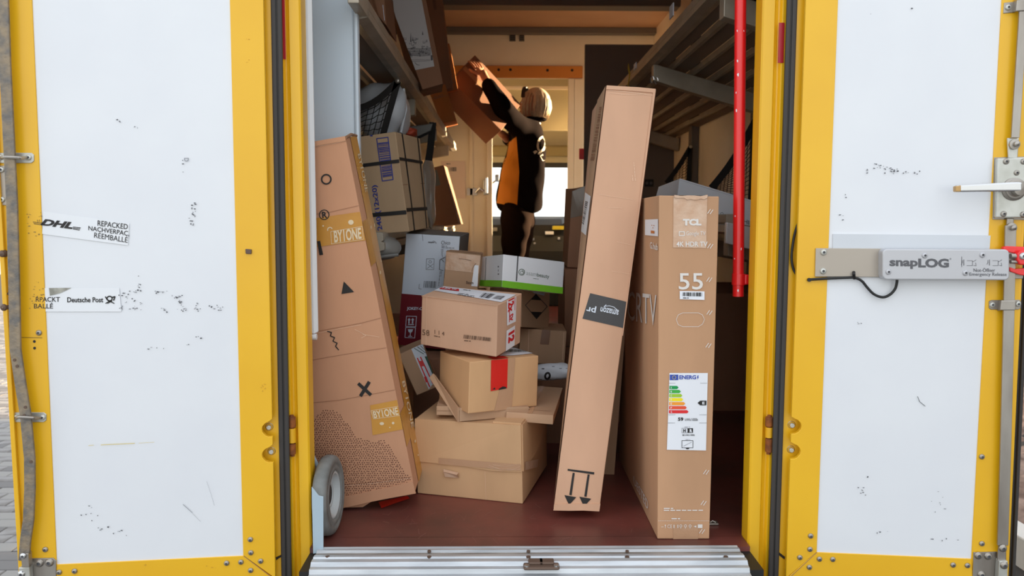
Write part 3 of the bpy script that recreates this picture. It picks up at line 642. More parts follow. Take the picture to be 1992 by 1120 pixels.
slab(PR, P[::-1], -.012, .0012).done('stile', YEL, D2, bevel=.0008, seg=1)
slab(PR, [(BX_(YT), YT), (OX2(YT), YT), (OX2(1135), 1135), (1894, 1124), (B1[0], B1[1]+1)], -.012, .0012).done('stile', YEL, D2, bevel=.0008, seg=1)
slab(PR, [(A1[0]-1, A1[1]+1), (B1[0], B1[1]+2), (1893, 1126), (OX2(1137), 1137), (OX2(YB), YB), (HX2(YB), YB), (HX2(1120), 1126)], -.012, .0012).done('bottom_rail', YEL, D2, bevel=.0008, seg=1)
slab(PR, [(HX2(YT)-16, YT), (HX2(YT)+24, YT), (HX2(YB)+24, YB), (HX2(YB)-16, YB)], -.034, -.026).done('edge_channel', YEL, D2)
seal(PR, D2, (1531.5, 1495), (1552, 1515))
slab(PR, [(OX2(YT)-3, YT), (OX2(YT)+5, YT), (OX2(1190)+5, 1190), (OX2(1190)-3, 1190)], -.05, -.001).done('edge_return', YEL, D2, bevel=.001)
for a, b, t in ((3, 11, -.02), (12, 19, -.012)):
    slab(PR, [(OX2(YT)+a, YT), (OX2(YT)+b, YT), (OX2(1190)+b, 1190), (OX2(1190)+a, 1190)], t-.02, t).done('rubber_seal', RUB, D2, bevel=.003)
slab(PR, [(1513, 1072), (1527, 1083), (1526, 1088), (1512, 1077)], -.026, -.024).done('edge_gap', DKG, D2)
for x, y in ((1541, 827), (1539.5, 875)): bolt(PR, D2, x, y)
for x, y in ((1577, 1042), (1575.6, 1068), (1556, 1084), (1594, 1087), (1620, 1087.6), (1574.5, 1103), (1854, 1098.5), (1882, 1099.5), (1910, 1057), (1910, 888)): rivet(PR, x, y, D2)
pr = Print(PR, .0017); pr.polys(stroke_px([(1589, 1074), (1560, 1101), (1529, 1130)], 1.1)); pr.done('mitre_joint', EDGE, D2)
scuffs(PR, D2, [(1709, 322, 10, 6, 9), (1729, 330, 14, 8, 14), (1741, 333, 12, 5, 7), (1760, 335, 10, 3, 6), (1788, 336, 14, 4, 5), (1687, 335, 4, 8, 4), (1645, 380, 6, 8, 2), (1697, 26, 6, 2, 1), (1636, 424, 8, 14, 3), (1676, 955, 8, 14, 7), (1687, 928, 4, 3, 2), (1828, 975, 16, 30, 7), (1670, 628, 6, 3, 3), (1830, 1050, 30, 5, 5), (1710, 1036, 18, 3, 3), (1775, 17, 6, 3, 2)], 5)
pr = Print(PR, .0016); pr.polys(stroke_px([(1785, 771), (1789, 781), (1800, 790)], 1.1)); pr.done('dark_scratch', INKG, D2)
# flat aluminium strip under the electronic lock
slab(PR, [(1620.5, 455), (1927, 458), (1925, 487), (1620, 484)], -.001, .002).done('mounting_strip', mat('strip_grey', (206, 210, 216), .4, .1), D2)
# electronic lock
SL = thing_part('electronic_lock', D2); SL['label'] = 'grey electronic door lock with printed lettering'
slab(PR, [(1587, 482.5), (1722, 483.5), (1722, 539), (1585.5, 538)], .002, .006).done('lock_plate', ALGT, SL, bevel=.0012)
RB = []
x0_, y0_, x1_, y1_, r_ = 1717, 484, 1964, 544, 9
for cx, cy, a0 in ((x1_-r_, y0_+r_, -90), (x1_-r_, y1_-r_, 0), (x0_+r_, y1_-r_, 90), (x0_+r_, y0_+r_, 180)):
    for k in range(5):
        a = radians(a0+k*22.5); RB.append((cx+r_*cos(a), cy+r_*sin(a)+(x0_-cx)*-.004))
slab(PR, RB, .004, .034).done('lock_housing', ALG, SL, bevel=.003, seg=3)
LS = Plane(PR.o+PR.n*.034, PR.ex, PR.ez, PR.n)
for x, y in ((1798.7, 496.7), (1728, 528.5), (1911, 495.6), (1878, 530.5)): rivet(LS, x, y, SL, .0058, ALG, 'lock_screw', .0)
for x, y in ((1602, 490.5), (1601, 527)): rivet(PR, x, y, SL, .0066, STW, 'plate_screw', .006)
pr = Print(LS, .0008)
pr.text('snap', [(1730.6, 505.5), (1785.5, 506.5), (1785.5, 523), (1730.6, 522.5)], 0, .035)
pr.text('LOG', [(1786.5, 502.5), (1846, 503), (1846, 520.6), (1786.5, 520.2)], 0, .045)
pr.polys(ring_px(1849, 503.5, 1.6, 1.6, .5, 8))
pr.text('Not-\u00d6ffner', [(1894, 520.5), (1936, 520.5), (1936, 528.8), (1894, 528.8)], 0, .004)
pr.text('Emergency Release', [(1886, 530), (1958.6, 530.3), (1958.6, 538.6), (1886, 538)], 0, .004)
L = []
for ox in (1881, 1931):
    L += stroke_px([(ox, 507), (ox+11, 507), (ox+11, 516.5), (ox, 516.5)], .7)+stroke_px([(ox+11, 509), (ox+16, 507), (ox+18, 505)], .7)+stroke_px([(ox+13, 516), (ox+18, 517), (ox+17, 511)], .7)+stroke_px([(ox-6, 505), (ox-6, 516)], 1.1)+stroke_px([(ox-9, 506), (ox-9, 511), (ox-11, 514)], .8)
L += stroke_px([(1871, 499), (1871, 519)], .8); pr.polys(L); pr.done('lock_lettering', INKG, SL)
M().sweep([PR.hit([q_], t)[0] for q_, t in (((1574, 543.6), .004), ((1610, 541.5), .008), ((1645, 540), .009), ((1662, 540), .009), ((1676, 546), .009), ((1687, 559), .009), ((1700, 572), .009), ((1717, 578), .009), ((1731, 573), .009), ((1741, 562), .01), ((1744.5, 550), .012), ((1745, 540), .014))], .0031, 10).done('cable', BLK, SL)
M().sweep([PR.hit([(1661, 529)], .008)[0], PR.hit([(1661, 533)], .014)[0], PR.hit([(1662, 542)], .008)[0]], .0035, 8).done('cable_clip', BLK, SL)
p = PR.hit([(1573.5, 544)], .003)[0]; M().cyl(p, p+PR.n*.005, .0045, n=12).done('cable_grommet', BLK, SL)
M().sweep([PR.hit([q_], t)[0] for q_, t in (((1560, 418), -.012), ((1549, 444), -.016), ((1543, 470), -.018), ((1540, 500), -.018), ((1543, 522), -.018), ((1551, 536), -.016), ((1557, 541), -.012))], .003, 10).done('cable', BLK, SL)
# locking bar on the right door
RB2 = thing_part('locking_bar', D2); RB2['label'] = 'straight flat steel locking bar'
f3 = lambda P_, o_: [PR.hit([q_], o_)[0] for q_ in P_]
M().sweep(f3([(2003, -200), (1990, 25), (1974.5, 268)], .016), 0, prof=(.0088, .003), nrm=PR.n).done('bar', STL, RB2, bevel=.001)
M().sweep(f3([(1965.5, 438), (1963, 560), (1960, 700), (1955, 900), (1950, 1060)], .016), 0, prof=(.0120, .003), nrm=PR.n).done('bar', STL, RB2, bevel=.001)
slab(PR, [(1960, 268), (1983, 268), (1980, 308), (1962, 308)], .006, .012).done('bar_link', STW, RB2, bevel=.002)
slab(PR, [(1959.5, 424), (1973, 424), (1972, 452), (1958, 452)], .006, .012).done('bar_link', STL, RB2, bevel=.002)
for x, y in ((1972, 281), (1966, 443)):
    p = PR.hit([(x, y)], .012)[0]; M().lathe(p, PR.n, [(.0115, 0), (.0115, .006), (.006, .007), (.0058, .016), (.0002, .020)], 18).done('pivot_pin', STL, RB2)
def clamp(P0, band, s0, m_=STL):
    c = thing_part('bar_guide', D2); slab(PR, P0, .001, .0032).done('guide_plate', m_, c, bevel=.0008, seg=1)
    slab(PR, band, .018, .022).done('guide_band', m_, c, bevel=.002)
    b0 = band
    A = PR.hit([b0[0], b0[3]], .022); B = PR.hit([(b0[0][0]-6, b0[0][1]+1), (b0[3][0]-6, b0[3][1]+1)], .003)
    obj('guide_side', [A[0], A[1], B[1], B[0], A[0]-PR.n*.003+PR.ex*.003, A[1]-PR.n*.003+PR.ex*.003, B[1]+PR.ex*.003, B[0]+PR.ex*.003], [(0, 3, 2, 1), (4, 5, 6, 7), (0, 1, 5, 4), (1, 2, 6, 5), (2, 3, 7, 6), (3, 0, 4, 7)], m_, c)
    for x, y in s0: rivet(PR, x, y, c, .0058, STW, 'guide_screw', .0034)
clamp([(1953.5, 5), (1975, 3), (1975, 24), (1952, 26)], [(1978, 0), (2010, -2), (2010, 20), (1976, 22)], ((1961, 14.5),))
clamp([(1924, 586), (1929, 583.5), (1984, 583), (1986.5, 587), (1986, 599), (1982, 602), (1928, 602), (1924, 599)], [(1948, 584), (1977, 584), (1976, 603.5), (1946, 603.5)], ((1930, 592.5), (1980, 591)))
# lock case and lever handle
LK = thing_part('lock_case', D2); LK['label'] = 'zinc lock case with a lever handle'
slab(PR, [(1934, 306), (2006, 304), (2004, 428), (1931, 427)], .001, .003).done('case_backplate', STL, LK, bevel=.001)
slab(PR, [(1941, 307), (2000, 305.5), (2000, 424), (1938, 424)], .003, .018).done('case_body', STW, LK, bevel=.004, seg=3)
LC = Plane(PR.o+PR.n*.018, PR.ex, PR.ez, PR.n)
for x, y, r_ in ((1957, 314, .006), (1952, 416, .006), (1991, 314, .006), (1990, 417, .006), (1977.5, 336, .0055)): rivet(LC, x, y, LK, r_, STL, 'case_screw', 0)
p = PR.hit([(1972, 368)], .018)[0]
M().lathe(p, PR.n, [(.026, 0), (.026, .003), (.021, .006), (.021, .008), (.017, .009), (.015, .013), (.014, .03), (.0005, .032)], 32).done('rosette', STL, LK)
hd = [(1859.5, 361.5), (1864, 359.5), (1930, 356), (1978, 353.5), (1990, 354.5), (1990, 372), (1930, 372.5), (1864, 373.5), (1859.5, 373)]
slab(PR, hd, .036, .050).done('lever', STB, LK, bevel=.004, seg=3)
slab(PR, [(1859, 361.8), (1870, 360), (1870, 373), (1859, 373)], .0362, .0505).done('lever_tip', mat('worn_brass', (186, 150, 100), .35, .6), LK, bevel=.002)
# red emergency latch
RL = thing_part('emergency_latch', D2); RL['label'] = 'red emergency latch hook'
slab(PR, [(1952, 480), (1958, 478.5), (1996, 480), (2004, 484), (2004, 495), (1970, 492), (1952, 488)], .010, .022).done('latch_hook', REDP, RL, bevel=.002)
slab(PR, [(1979, 494), (1985, 487), (2010, 486), (2010, 516), (1984, 515), (1979, 506)], .018, .034).done('latch_hook', REDP, RL, bevel=.003)
slab(PR, [(1964, 519), (1975, 523), (2005, 521), (2005, 537), (1986, 535), (1965, 528)], .010, .024).done('latch_hook', REDP, RL, bevel=.002)
rivet(PR, 1990, 498, RL, .0072, STB, 'latch_screw', .034)
p = PR.hit([(1966, 498)], .026)[0]; M().cyl(p, p+PR.ex*.02, .006, n=14).done('latch_pin', STL, RL)
p = PR.hit([(1966, 509)], .026)[0]; M().cyl(p, p+PR.ex*.02, .0042, n=14).done('latch_pin', STL, RL)
slab(PR, [(1970, 532), (1992, 532), (1990, 542), (1972, 542)], .003, .008).done('latch_base', STL, RL, bevel=.001)
lb = thing_part('latch_block', D2)
slab(PR, [(1894, 1074), (1940, 1073), (1939, 1160), (1891, 1160)], .001, .004).done('latch_plate', STL, lb, bevel=.001)
slab(PR, [(1944, 1091), (1961, 1091), (1960, 1160), (1940, 1160)], .004, .022).done('latch_body', STW, lb, bevel=.002)
slab(PR, [(1943, 1056), (1958, 1056), (1958, 1092), (1940, 1092)], .010, .014).done('bar_fork', STL, lb, bevel=.002)
for x, y, o_ in ((1903, 1080, .004), (1922, 1081, .004), (1909, 1117, .004), (1950.6, 1066, .02), (1953, 1099, .022)): rivet(PR, x, y, lb, .008, STL, 'latch_bolt', o_)
BX={'tv':[[0.3968,-0.0474,0.001],[0.5286,-0.0486,0.001],[0.3978,0.6129,0.001],[0.5297,0.6117,0.001],[0.3813,-0.0674,0.8663],[0.5274,-0.0674,0.8642],[0.3824,0.5929,0.8623],[0.5284,0.5929,0.8602]],
'amazon':[[0.142,0.0924,0.0303],[0.2652,0.0859,0.0252],[0.1777,0.4149,0.0137],[0.2487,0.4078,0.0],[0.2804,0.1571,1.1625],[0.4097,0.15,1.1511],[0.279,0.4797,1.1407],[0.37870000000000004,0.4724,1.1287]],
'by1one':[[-0.4995,0.1573,0.0112],[-0.2376,0.1513,0.055],[-0.4993,0.3181,0.0328],[-0.2333,0.312,0.0753],[-0.6561,0.0337,0.9688],[-0.3909,0.0275,1.0109],[-0.6557,0.1944,0.9897],[-0.3927,0.1883,1.0325]],
'bigcarton':[[-0.2474,0.2954,0.0013],[0.0617,0.2065,0.0001],[-0.16,0.597,0.0154],[0.1478,0.5083,0.017],[-0.2503,0.2846,0.229],[0.0564,0.1961,0.2327],[-0.1641,0.5864,0.2456],[0.1438,0.4977,0.247]],
'redtape':[[-0.0923,0.1972,0.2642],[0.1056,0.3128,0.2585],[-0.1868,0.3592,0.2676],[0.0108,0.475,0.2635],[-0.0874,0.1955,0.4114],[0.1097,0.3114,0.4094],[-0.1829,0.3577,0.4162],[0.0147,0.4735,0.4124]],
'up12':[[-0.2375,0.3231,0.4407],[-0.0139,0.2142,0.4223],[-0.1725,0.4556,0.4572],[0.0564,0.347,0.4422],[-0.2301,0.3031,0.5873],[-0.0103,0.1944,0.5712],[-0.1782,0.4357,0.6023],[0.0607,0.3273,0.592]],
'asam':[[0.0021,0.5989,0.5862],[0.2078,0.6855,0.5564],[-0.0779,0.7796,0.5749],[0.1295,0.8661,0.544],[0.0072,0.6114,0.6932],[0.2151,0.698,0.6632],[-0.0698,0.7916,0.6766],[0.1389,0.8784,0.649]],
'diamond':[[0.0691,0.7244,0.4373],[0.1735,0.8784,0.4094],[-0.0473,0.8017,0.4319],[0.058,0.9557,0.4031],[0.0728,0.7446,0.5708],[0.1783,0.8983,0.5386],[-0.0404,0.822,0.5658],[0.0648,0.9758,0.5353]],
'lowbox':[[0.062,0.8007,0.2999],[0.2252,0.7994,0.2904],[0.0636,1.0007,0.2999],[0.2268,0.9994,0.2904],[0.0692,0.8007,0.4222],[0.2324,0.7993,0.4117],[0.0708,1.0006,0.4218],[0.234,0.9993,0.4122]],
'chico':[[-0.3708,0.8345,0.359],[-0.177,0.8111,0.3416],[-0.3456,1.0153,0.3696],[-0.1539,0.9919,0.3524],[-0.334,0.8058,0.7572],[-0.1443,0.7832,0.7477],[-0.3127,0.9871,0.7726],[-0.1204,0.9638,0.7565]],
'bau':[[-0.1969,0.6903,0.5789],[-0.081,0.6854,0.5673],[-0.191,0.82,0.5841],[-0.075,0.8151,0.5725],[-0.1854,0.685,0.6975],[-0.0694,0.6801,0.6857],[-0.1794,0.8147,0.7026],[-0.0634,0.8098,0.691]],
'b240':[[-0.446,0.6778,0.756],[-0.3057,0.6539,0.7669],[-0.396,0.9464,0.7617],[-0.2652,0.9228,0.7758],[-0.4733,0.6754,1.0786],[-0.3478,0.652,1.0933],[-0.429,0.9441,1.0857],[-0.2942,0.9204,1.0984]],
'darkc':[[-0.4504,3.3019,0.748],[-0.2828,3.2915,0.7789],[-0.4058,3.4906,0.7452],[-0.2613,3.4801,0.7708],[-0.4696,3.3198,1.1409],[-0.3839,3.3096,1.1606],[-0.4815,3.5088,1.1328],[-0.3696,3.4988,1.1593]],
'cityw':[[-0.3472,1.5769,1.3758],[-0.2579,1.5959,1.4038],[-0.4061,1.8239,1.3724],[-0.2803,1.843,1.4075],[-0.5109,1.5585,1.8187],[-0.3411,1.5745,1.8242],[-0.5242,1.8041,1.8057],[-0.3983,1.8232,1.8409]],
'orng':[[-0.384,3.1506,1.4128],[-0.2858,3.1515,1.4326],[-0.3939,3.45,1.4065],[-0.2929,3.4519,1.4389],[-0.4671,3.1485,1.6342],[-0.3563,3.1495,1.6572],[-0.4657,3.448,1.6311],[-0.3647,3.4499,1.6634]],
'held':[[-0.3323,3.5089,1.7405],[-0.0009,3.5994,1.4175],[-0.4427,3.6321,1.6642],[-0.1103,3.7222,1.3368],[-0.1873,3.7781,1.9657],[0.1407,3.8679,1.6347],[-0.2985,3.901,1.8849],[0.0328,3.9912,1.5586]],
'hilf':[[0.5869,0.6675,0.8708],[0.8764,0.7059,0.7696],[0.5454,0.8794,0.8479],[0.8329,0.9192,0.7626],[0.5962,0.6773,0.9446],[0.8792,0.7177,0.8655],[0.5677,0.8893,0.9256],[0.8551,0.9292,0.8422]],
'mailer':[[0.0119,0.2494,0.2309],[0.1476,0.2278,0.2247],[0.0649,0.5718,0.2415],[0.1997,0.5503,0.2358],[0.0148,0.2483,0.2567],[0.1487,0.2268,0.2514],[0.0658,0.5707,0.2679],[0.2006,0.5492,0.2623]],
'flatbox':[[-0.1201,0.2303,0.233],[0.0808,0.274,0.2396],[-0.162,0.4262,0.2362],[0.0388,0.4692,0.2358],[-0.12,0.231,0.2731],[0.0807,0.2734,0.2656],[-0.162,0.4262,0.2694],[0.0388,0.4693,0.269]],
'leaner':[[-0.2673,0.4897,0.2509],[-0.2009,0.4968,0.2774],[-0.2817,0.609,0.2506],[-0.2098,0.6163,0.279],[-0.3236,0.4835,0.3822],[-0.2482,0.4912,0.4169],[-0.3345,0.6031,0.3855],[-0.2627,0.6103,0.414]],
'behindam':[[0.2622,1.1679,0.6163],[0.3351,1.1675,0.6131],[0.2668,1.4621,0.622],[0.3365,1.4618,0.6197],[0.2795,1.1592,0.9175],[0.3445,1.1615,0.9439],[0.277,1.4549,0.939],[0.3467,1.4546,0.9367]],
'lightb':[[0.2339,0.4708,0.0077],[0.36,0.4676,-0.0042],[0.2382,0.6618,0.0077],[0.3644,0.659,-0.0002],[0.263,0.4701,0.4736],[0.3894,0.4673,0.4659],[0.2673,0.6612,0.4736],[0.3935,0.6583,0.4658]]}
# ------------------------------------------------------------------ shelves
def shelf(name, label, s, xf, zf, xw, zw, y0, y1, beams, nslat, deckm=SHELFD, parts='slat'):
    """s=-1 left, +1 right; tilts from the front rail (xf, zf) down to the wall (xw, zw)"""
    t = thing(name, label, 'shelf', ((xf+xw)/2, (y0+y1)/2, min(zf, zw)))
    dz = (zw-zf)/(xw-xf)
    Z = lambda x: zf+(x-xf)*dz
    # front rail: two flanges with a slot between
    me = M()
    P = [(xf, zf+.030), (xf-.006*s, zf+.028), (xf-.006*s, zf+.004), (xf+.0*s, zf), (xf-.010*s, zf-.004), (xf-.010*s, zf-.026), (xf+.02*s, zf-.034), (xf+.045*s, zf-.030), (xf+.045*s, zf+.030)]
    me.prism([(a, y0, b) for a, b in P], [(a, y1, b) for a, b in P]); me.done('front_rail', SHELF, t, bevel=.001)
    for k in range(nslat):
        a = xf+(xw-xf)*(k+.18)/nslat; b = xf+(xw-xf)*(k+1.0)/nslat
        M().hexa([(a, y0, Z(a)-.004), (b, y0, Z(b)-.004), (b, y1, Z(b)-.004), (a, y1, Z(a)-.004), (a, y0, Z(a)+.006), (b, y0, Z(b)+.006), (b, y1, Z(b)+.006), (a, y1, Z(a)+.006)]).done('slat', deckm, t)
        if k: M().hexa([(a-.012*s, y0+.02, Z(a)-.022), (a+.006*s, y0+.02, Z(a)-.022), (a+.006*s, y1-.02, Z(a)-.022), (a-.012*s, y1-.02, Z(a)-.022), (a-.012*s, y0+.02, Z(a)+.0), (a+.006*s, y0+.02, Z(a)+.0), (a+.006*s, y1-.02, Z(a)+.0), (a-.012*s, y1-.02, Z(a)+.0)]).done('slat_rib', SHELF, t)
    for y in beams:
        me = M(); x_ = xf+.02*s
        for (u0, u1, d0, d1) in ((0, .055, -.052, -.026),):
            me.hexa([(x_, y, Z(x_)-.10), (xw, y, Z(xw)-.11), (xw, y+.055, Z(xw)-.11), (x_, y+.055, Z(x_)-.10), (x_, y, Z(x_)-.024), (xw, y, Z(xw)-.024), (xw, y+.055, Z(xw)-.024), (x_, y+.055, Z(x_)-.024)])
        me.done('cross_beam', SHELF, t, bevel=.003)
    return t
SR = shelf('parcel_shelf', 'empty sloping upper shelf with ribbed underside on the right wall', 1, .69, 1.56, XR-.01, 1.40, .02, 3.88, (.60, 1.78, 3.7), 6)
SLf = shelf('parcel_shelf', 'sloping upper shelf on the left wall, loaded with cartons', -1, -.375, 1.385, XL+.01, 1.24, .24, 4.55, (1.7, 2.9, 4.0), 6)
M().box((-.394, .10, 1.385-.026), (-.365, .25, 1.385+.030)).done('rail_end', SHELF, SLf, bevel=.002)
SLR = shelf('parcel_shelf', 'lower right shelf with bright metal rim carrying the grey shoe carton', 1, .70, .795, XR-.01, .70, .46, 3.85, (.52, 2.0), 5)
M().hexa([(.69, .44, .735), (XR-.01, .44, .60), (XR-.01, .46, .60), (.69, .46, .735), (.69, .44, .80), (XR-.01, .44, .69), (XR-.01, .46, .69), (.69, .46, .80)]).done('end_rim', RIMB, SLR, bevel=.003)
SLL = shelf('parcel_shelf', 'lower left shelf behind the leaning cartons', -1, -.385, .735, XL+.01, .66, .56, 4.5, (.6, 2.2), 5, PLGR)
# label and plastic sleeve under the right shelf
q = at_z(1345, 110, 1.50)
o = M().hexa([(.80, .62, 1.508), (.84, .62, 1.498), (.84, .86, 1.498), (.80, .86, 1.508), (.80, .62, 1.511), (.84, .62, 1.501), (.84, .86, 1.501), (.80, .86, 1.511)]).done('shelf_label', mat('label_dim', (140, 136, 130), .4), SR)
for x, y, h in ((1310, 20, .05), (1238, 128, .03)):
    p = at_x(x, y, .686); M().box((.680, p.y-.02, p.z-h/2), (.684, p.y+.05, p.z+h/2)).done('rail_label', PAPERB, SR, label='white paper scrap stuck on the rail')
# yellow strap hanging on the right rail
o = thing('yellow_strap', 'short faded yellow strap over the right shelf rail behind the tall leaning carton', 'strap', at_x(1224, 160, .67))
M().sweep([at_x(1222, 128, .67), at_x(1225, 145, .668), at_x(1222, 165, .67), at_x(1226, 182, .672)], 0, prof=(.014, .0015), nrm=(-1, 0, 0)).done('webbing', mat('strap_yellow', (168, 150, 40), .7), o)
# chain hooks near the carton
for i, (x, y) in enumerate(((1269, 155), (1277, 157))):
    p = at_y(x, y, 1.0); o = M().sweep([p+Vector((cos(a)*.006, 0, sin(a)*.012)) for a in [k*pi/6 for k in range(10)]], .0018, 6).done('shelf_hook', STB, SR)
# ------------------------------------------------------------------ cargo nets
def net(name, label, y, apex, bl, br, gap, strap=11, strap2=None, nx=8, ny=9, extra=None):
    """apex/bl/br in picture directions on the plane y: hanging corner net"""
    t = thing(name, label, 'net', at_y(*br, y)); pl = Plane((0, y, 0), (1, 0, 0), (0, 0, 1), (0, -1, 0))
    tl = extra or bl
    def Q(u, v):   # u 0..1 from free end to strap side, v 0..1 top to bottom
        tx = tl[0]+(apex[0]-tl[0])*u; ty = tl[1]+(apex[1]-tl[1])*u+gap*sin(pi*u)
        bx = bl[0]+(br[0]-bl[0])*u; by = bl[1]+(br[1]-bl[1])*u
        return (tx+(bx-tx)*v, ty+(by-ty)*v)
    me = M()
    for i in range(nx+1):
        me.sweep(pl.hit([Q(i/nx, v/6) for v in range(7)], .0), .0016, 5)
    for j in range(ny+1):
        P = [(Q(u/10, j/ny)) for u in range(11)]
        me.sweep(pl.hit([(a, b+1.2*sin(u*2.5)) for u, (a, b) in enumerate(P)], .001), .0016, 5)
    o = me.done('net_mesh', NETM, t); o['kind'] = 'stuff'
    s = 1549/(y+2); hw = strap/2/s
    M().sweep(pl.hit([(apex[0], apex[1]), Q(1, .35), Q(1, .7), br], .004), 0, prof=(hw, .0015), nrm=(0, -1, 0)).done('edge_strap', WEB, t)
    M().sweep(pl.hit([Q(u/8, 0) for u in range(9)], .004), 0, prof=(hw, .0015), nrm=(0, -1, 0)).done('top_strap', WEB, t)
    p = pl.hit([apex], .0)[0]; M().lathe(p-Vector((0, .010, 0)), (0, -1, 0), [(.010, -.004), (.010, .002), (.006, .006), (.0002, .007)], 14).done('strap_button', STL, t)
    return t
net('cargo_net', 'black cargo net holding a grey plastic bag on the left, above the strapped carton', 1.02, (774, 158), (676, 264), (744, 266), 14, strap=12, extra=(676, 214), nx=7, ny=6)
net('cargo_net', 'small triangular black cargo net on the far right wall', 3.1, (1343, 286), (1296, 356), (1339, 356), 4, strap=9, nx=7, ny=9)
net('cargo_net', 'larger black cargo net on the right wall beside the yellow post', 1.8, (1470, 234), (1378, 372), (1462, 400), 10, strap=14, nx=12, ny=16, extra=(1384, 366))
net('cargo_net', 'black cargo net partly hidden by the right yellow post', 1.55, (1530, 200), (1474, 392), (1530, 420), 4, strap=16, nx=7, ny=16, extra=(1474, 262))
# dark webbing straps at the left shelf
o = thing('tie_strap', 'black webbing strap hanging below the left shelf behind the strapped carton', 'strap', at_y(835, 312, 1.9))
M().sweep([at_y(842, 238, 1.9), at_y(840, 262, 1.9), at_y(837, 290, 1.9), at_y(834, 312, 1.9)], 0, prof=(.017, .002), nrm=(0, -1, 0)).done('webbing', WEB, o)
M().sweep([at_y(846, 240, 1.88), at_y(832, 256, 1.88), at_y(812, 266, 1.88)], 0, prof=(.012, .002), nrm=(0, -1, 0)).done('webbing', WEB, o)
M().prism([at_y(*q_, 1.9) for q_ in ((795, 246), (842, 240), (838, 254), (812, 266), (796, 258))], [at_y(*q_, 1.86) for q_ in ((795, 246), (842, 240), (838, 254), (812, 266), (796, 258))]).done('folded_cover', PLGR, o, bevel=.004)
# ------------------------------------------------------------------ soft bags
def lump(name, label, cat, c, r, m, seed, dent=.16, flat=.8, group=None):
    R = random.Random(seed); bm = bmesh.new(); bmesh.ops.create_icosphere(bm, subdivisions=4, radius=1)
    D = [(Vector((R.uniform(-1, 1), R.uniform(-1, 1), R.uniform(-1, 1))).normalized(), R.uniform(2, 5), R.uniform(0, 6)) for _ in range(9)]
    for v in bm.verts:
        n = v.co.normalized(); k = 1+sum(sin(n.dot(d)*f*2+p) for d, f, p in D)*dent/6
        s_ = lambda a: abs(a)**flat*(1 if a > 0 else -1)
        v.co = Vector((s_(n.x)*r[0], s_(n.y)*r[1], s_(n.z)*r[2]))*k
    V = [v.co+Vector(c) for v in bm.verts]; Fc = [tuple(v.index for v in f.verts) for f in bm.faces]; bm.free()
    t = thing(name, label, cat, (c[0], c[1], c[2]-r[2]), group); obj('bag_body', V, Fc, m, t, smooth=True); return t, V, Fc
p = at_y(741, 214, 1.16)
t, _, _ = lump('plastic_bag', 'pale grey glossy plastic bag bulging behind the left cargo net', 'bag', (p.x, 1.20, p.z-.006), (.105, .12, .115), POLY, 3)
M().sweep([(p.x+.09, 1.15, p.z+.08), (p.x+.10, 1.14, p.z), (p.x+.08, 1.13, p.z-.09)], .006).done('bag_fold', POLY, t)
t, _, _ = lump('plastic_bag', 'crumpled grey plastic bag under the strapped carton', 'bag', (-.445, .655, .712), (.115, .07, .043), mat('plastic_grey', (122, 120, 116), .4, bump=.8, bscale=14), 5, dent=.1)
M().sweep([(-.56, .60, .685), (-.44, .582, .680), (-.335, .60, .692)], .006).done('bag_fold', PLGR, t)
t, _, _ = lump('bubble_parcel', 'small parcel in shiny bubble wrap right of the strapped carton', 'parcel', (at_y(834, 372, 2.3).x, 2.3, at_y(834, 372, 2.3).z), (.034, .07, .175), BUB, 7, dent=.25)
t.rotation_euler = (0, 0, 0)
t, _, _ = lump('rolled_bag', 'red pouch peeping over the strapped carton on the left shelf', 'pouch', (at_y(795, 258, 1.3).x, 1.3, at_y(795, 258, 1.3).z), (.035, .05, .02), mat('pouch_red', (176, 70, 44), .6), 9)
# rolled white mailer with black print
a = at_y(1040, 724, .70); b = at_y(1104, 722, .66)
t = thing('poly_mailer', 'rolled white plastic mailer with large black print beside the cardboard tower', 'mailer', ((a.x+b.x)/2, .68, a.z-.03))
me = M(); N = 14; R = random.Random(3)
V = []; n = 28
for i in range(N+1):
    f = i/N; c_ = a.lerp(b, f*1.04); rr = .0285*(1-.25*(2*f-1)**6)
    for j in range(n):
        an = 2*pi*j/n; k = 1+.05*sin(3*an+f*5)+.03*sin(7*an-f*9); V.append(c_+Vector((.0, cos(an)*rr*k, sin(an)*rr*k)))
Fc = [(i*n+j, i*n+(j+1) % n, (i+1)*n+(j+1) % n, (i+1)*n+j) for i in range(N) for j in range(n)]+[tuple(range(n))[::-1], tuple(range(N*n, N*n+n))]
obj('mailer_body', V, Fc, POLYW, t, smooth=True); ms = MeshSurf(V, Fc)
pr = Print(ms, .0012)
pr.polys([[(a+5, 716), (a+10, 716), (a+3, 742), (a-2, 742)] for a in (1049, 1083, 1096)]); pr.polys([[(1074, 712), (1079, 712), (1072, 741), (1067, 741)]]); pr.polys(ring_px(1065, 731, 6.5, 8, 4, 14, .25)); pr.done('mailer_print', INK, t)
# ------------------------------------------------------------------ cartons
# 1 tall leaning carton at the left, with printed symbols and ochre tape
c = Carton('tall_carton', 'tall battered carton leaning left with ring, triangle, zigzag and cross printed on it', 'carton', BX['by1one'], C_BY, .004, N=12)
p = c.print('F'); p.quad([(560, 432), (705, 411), (718, 466), (560, 488)], 0, 8, 4); p.done('tape', TAPE, c.o)
p = c.print('F'); p.quad([(720, 788), (775, 777), (786, 834), (725, 846)], 0, 6, 4); p.done('tape', TAPE, c.o)
c.strip('tape', 'R', .38, 1.0, 0, 1, TAPE, .0014, seg=12)
c.strip('tape', 'R', 0.0, .40, .22, .34, TAPE, .0012, seg=4); c.strip('tape', 'R', 0.0, .40, .76, .86, TAPE, .0012, seg=4)
p = c.print('R', .0024)
for q in ([(694, 300), (700, 298), (716, 372), (709, 374)],): p.text('BY1ONE', [q[1], q[2], q[3], q[0]], 0, .02)
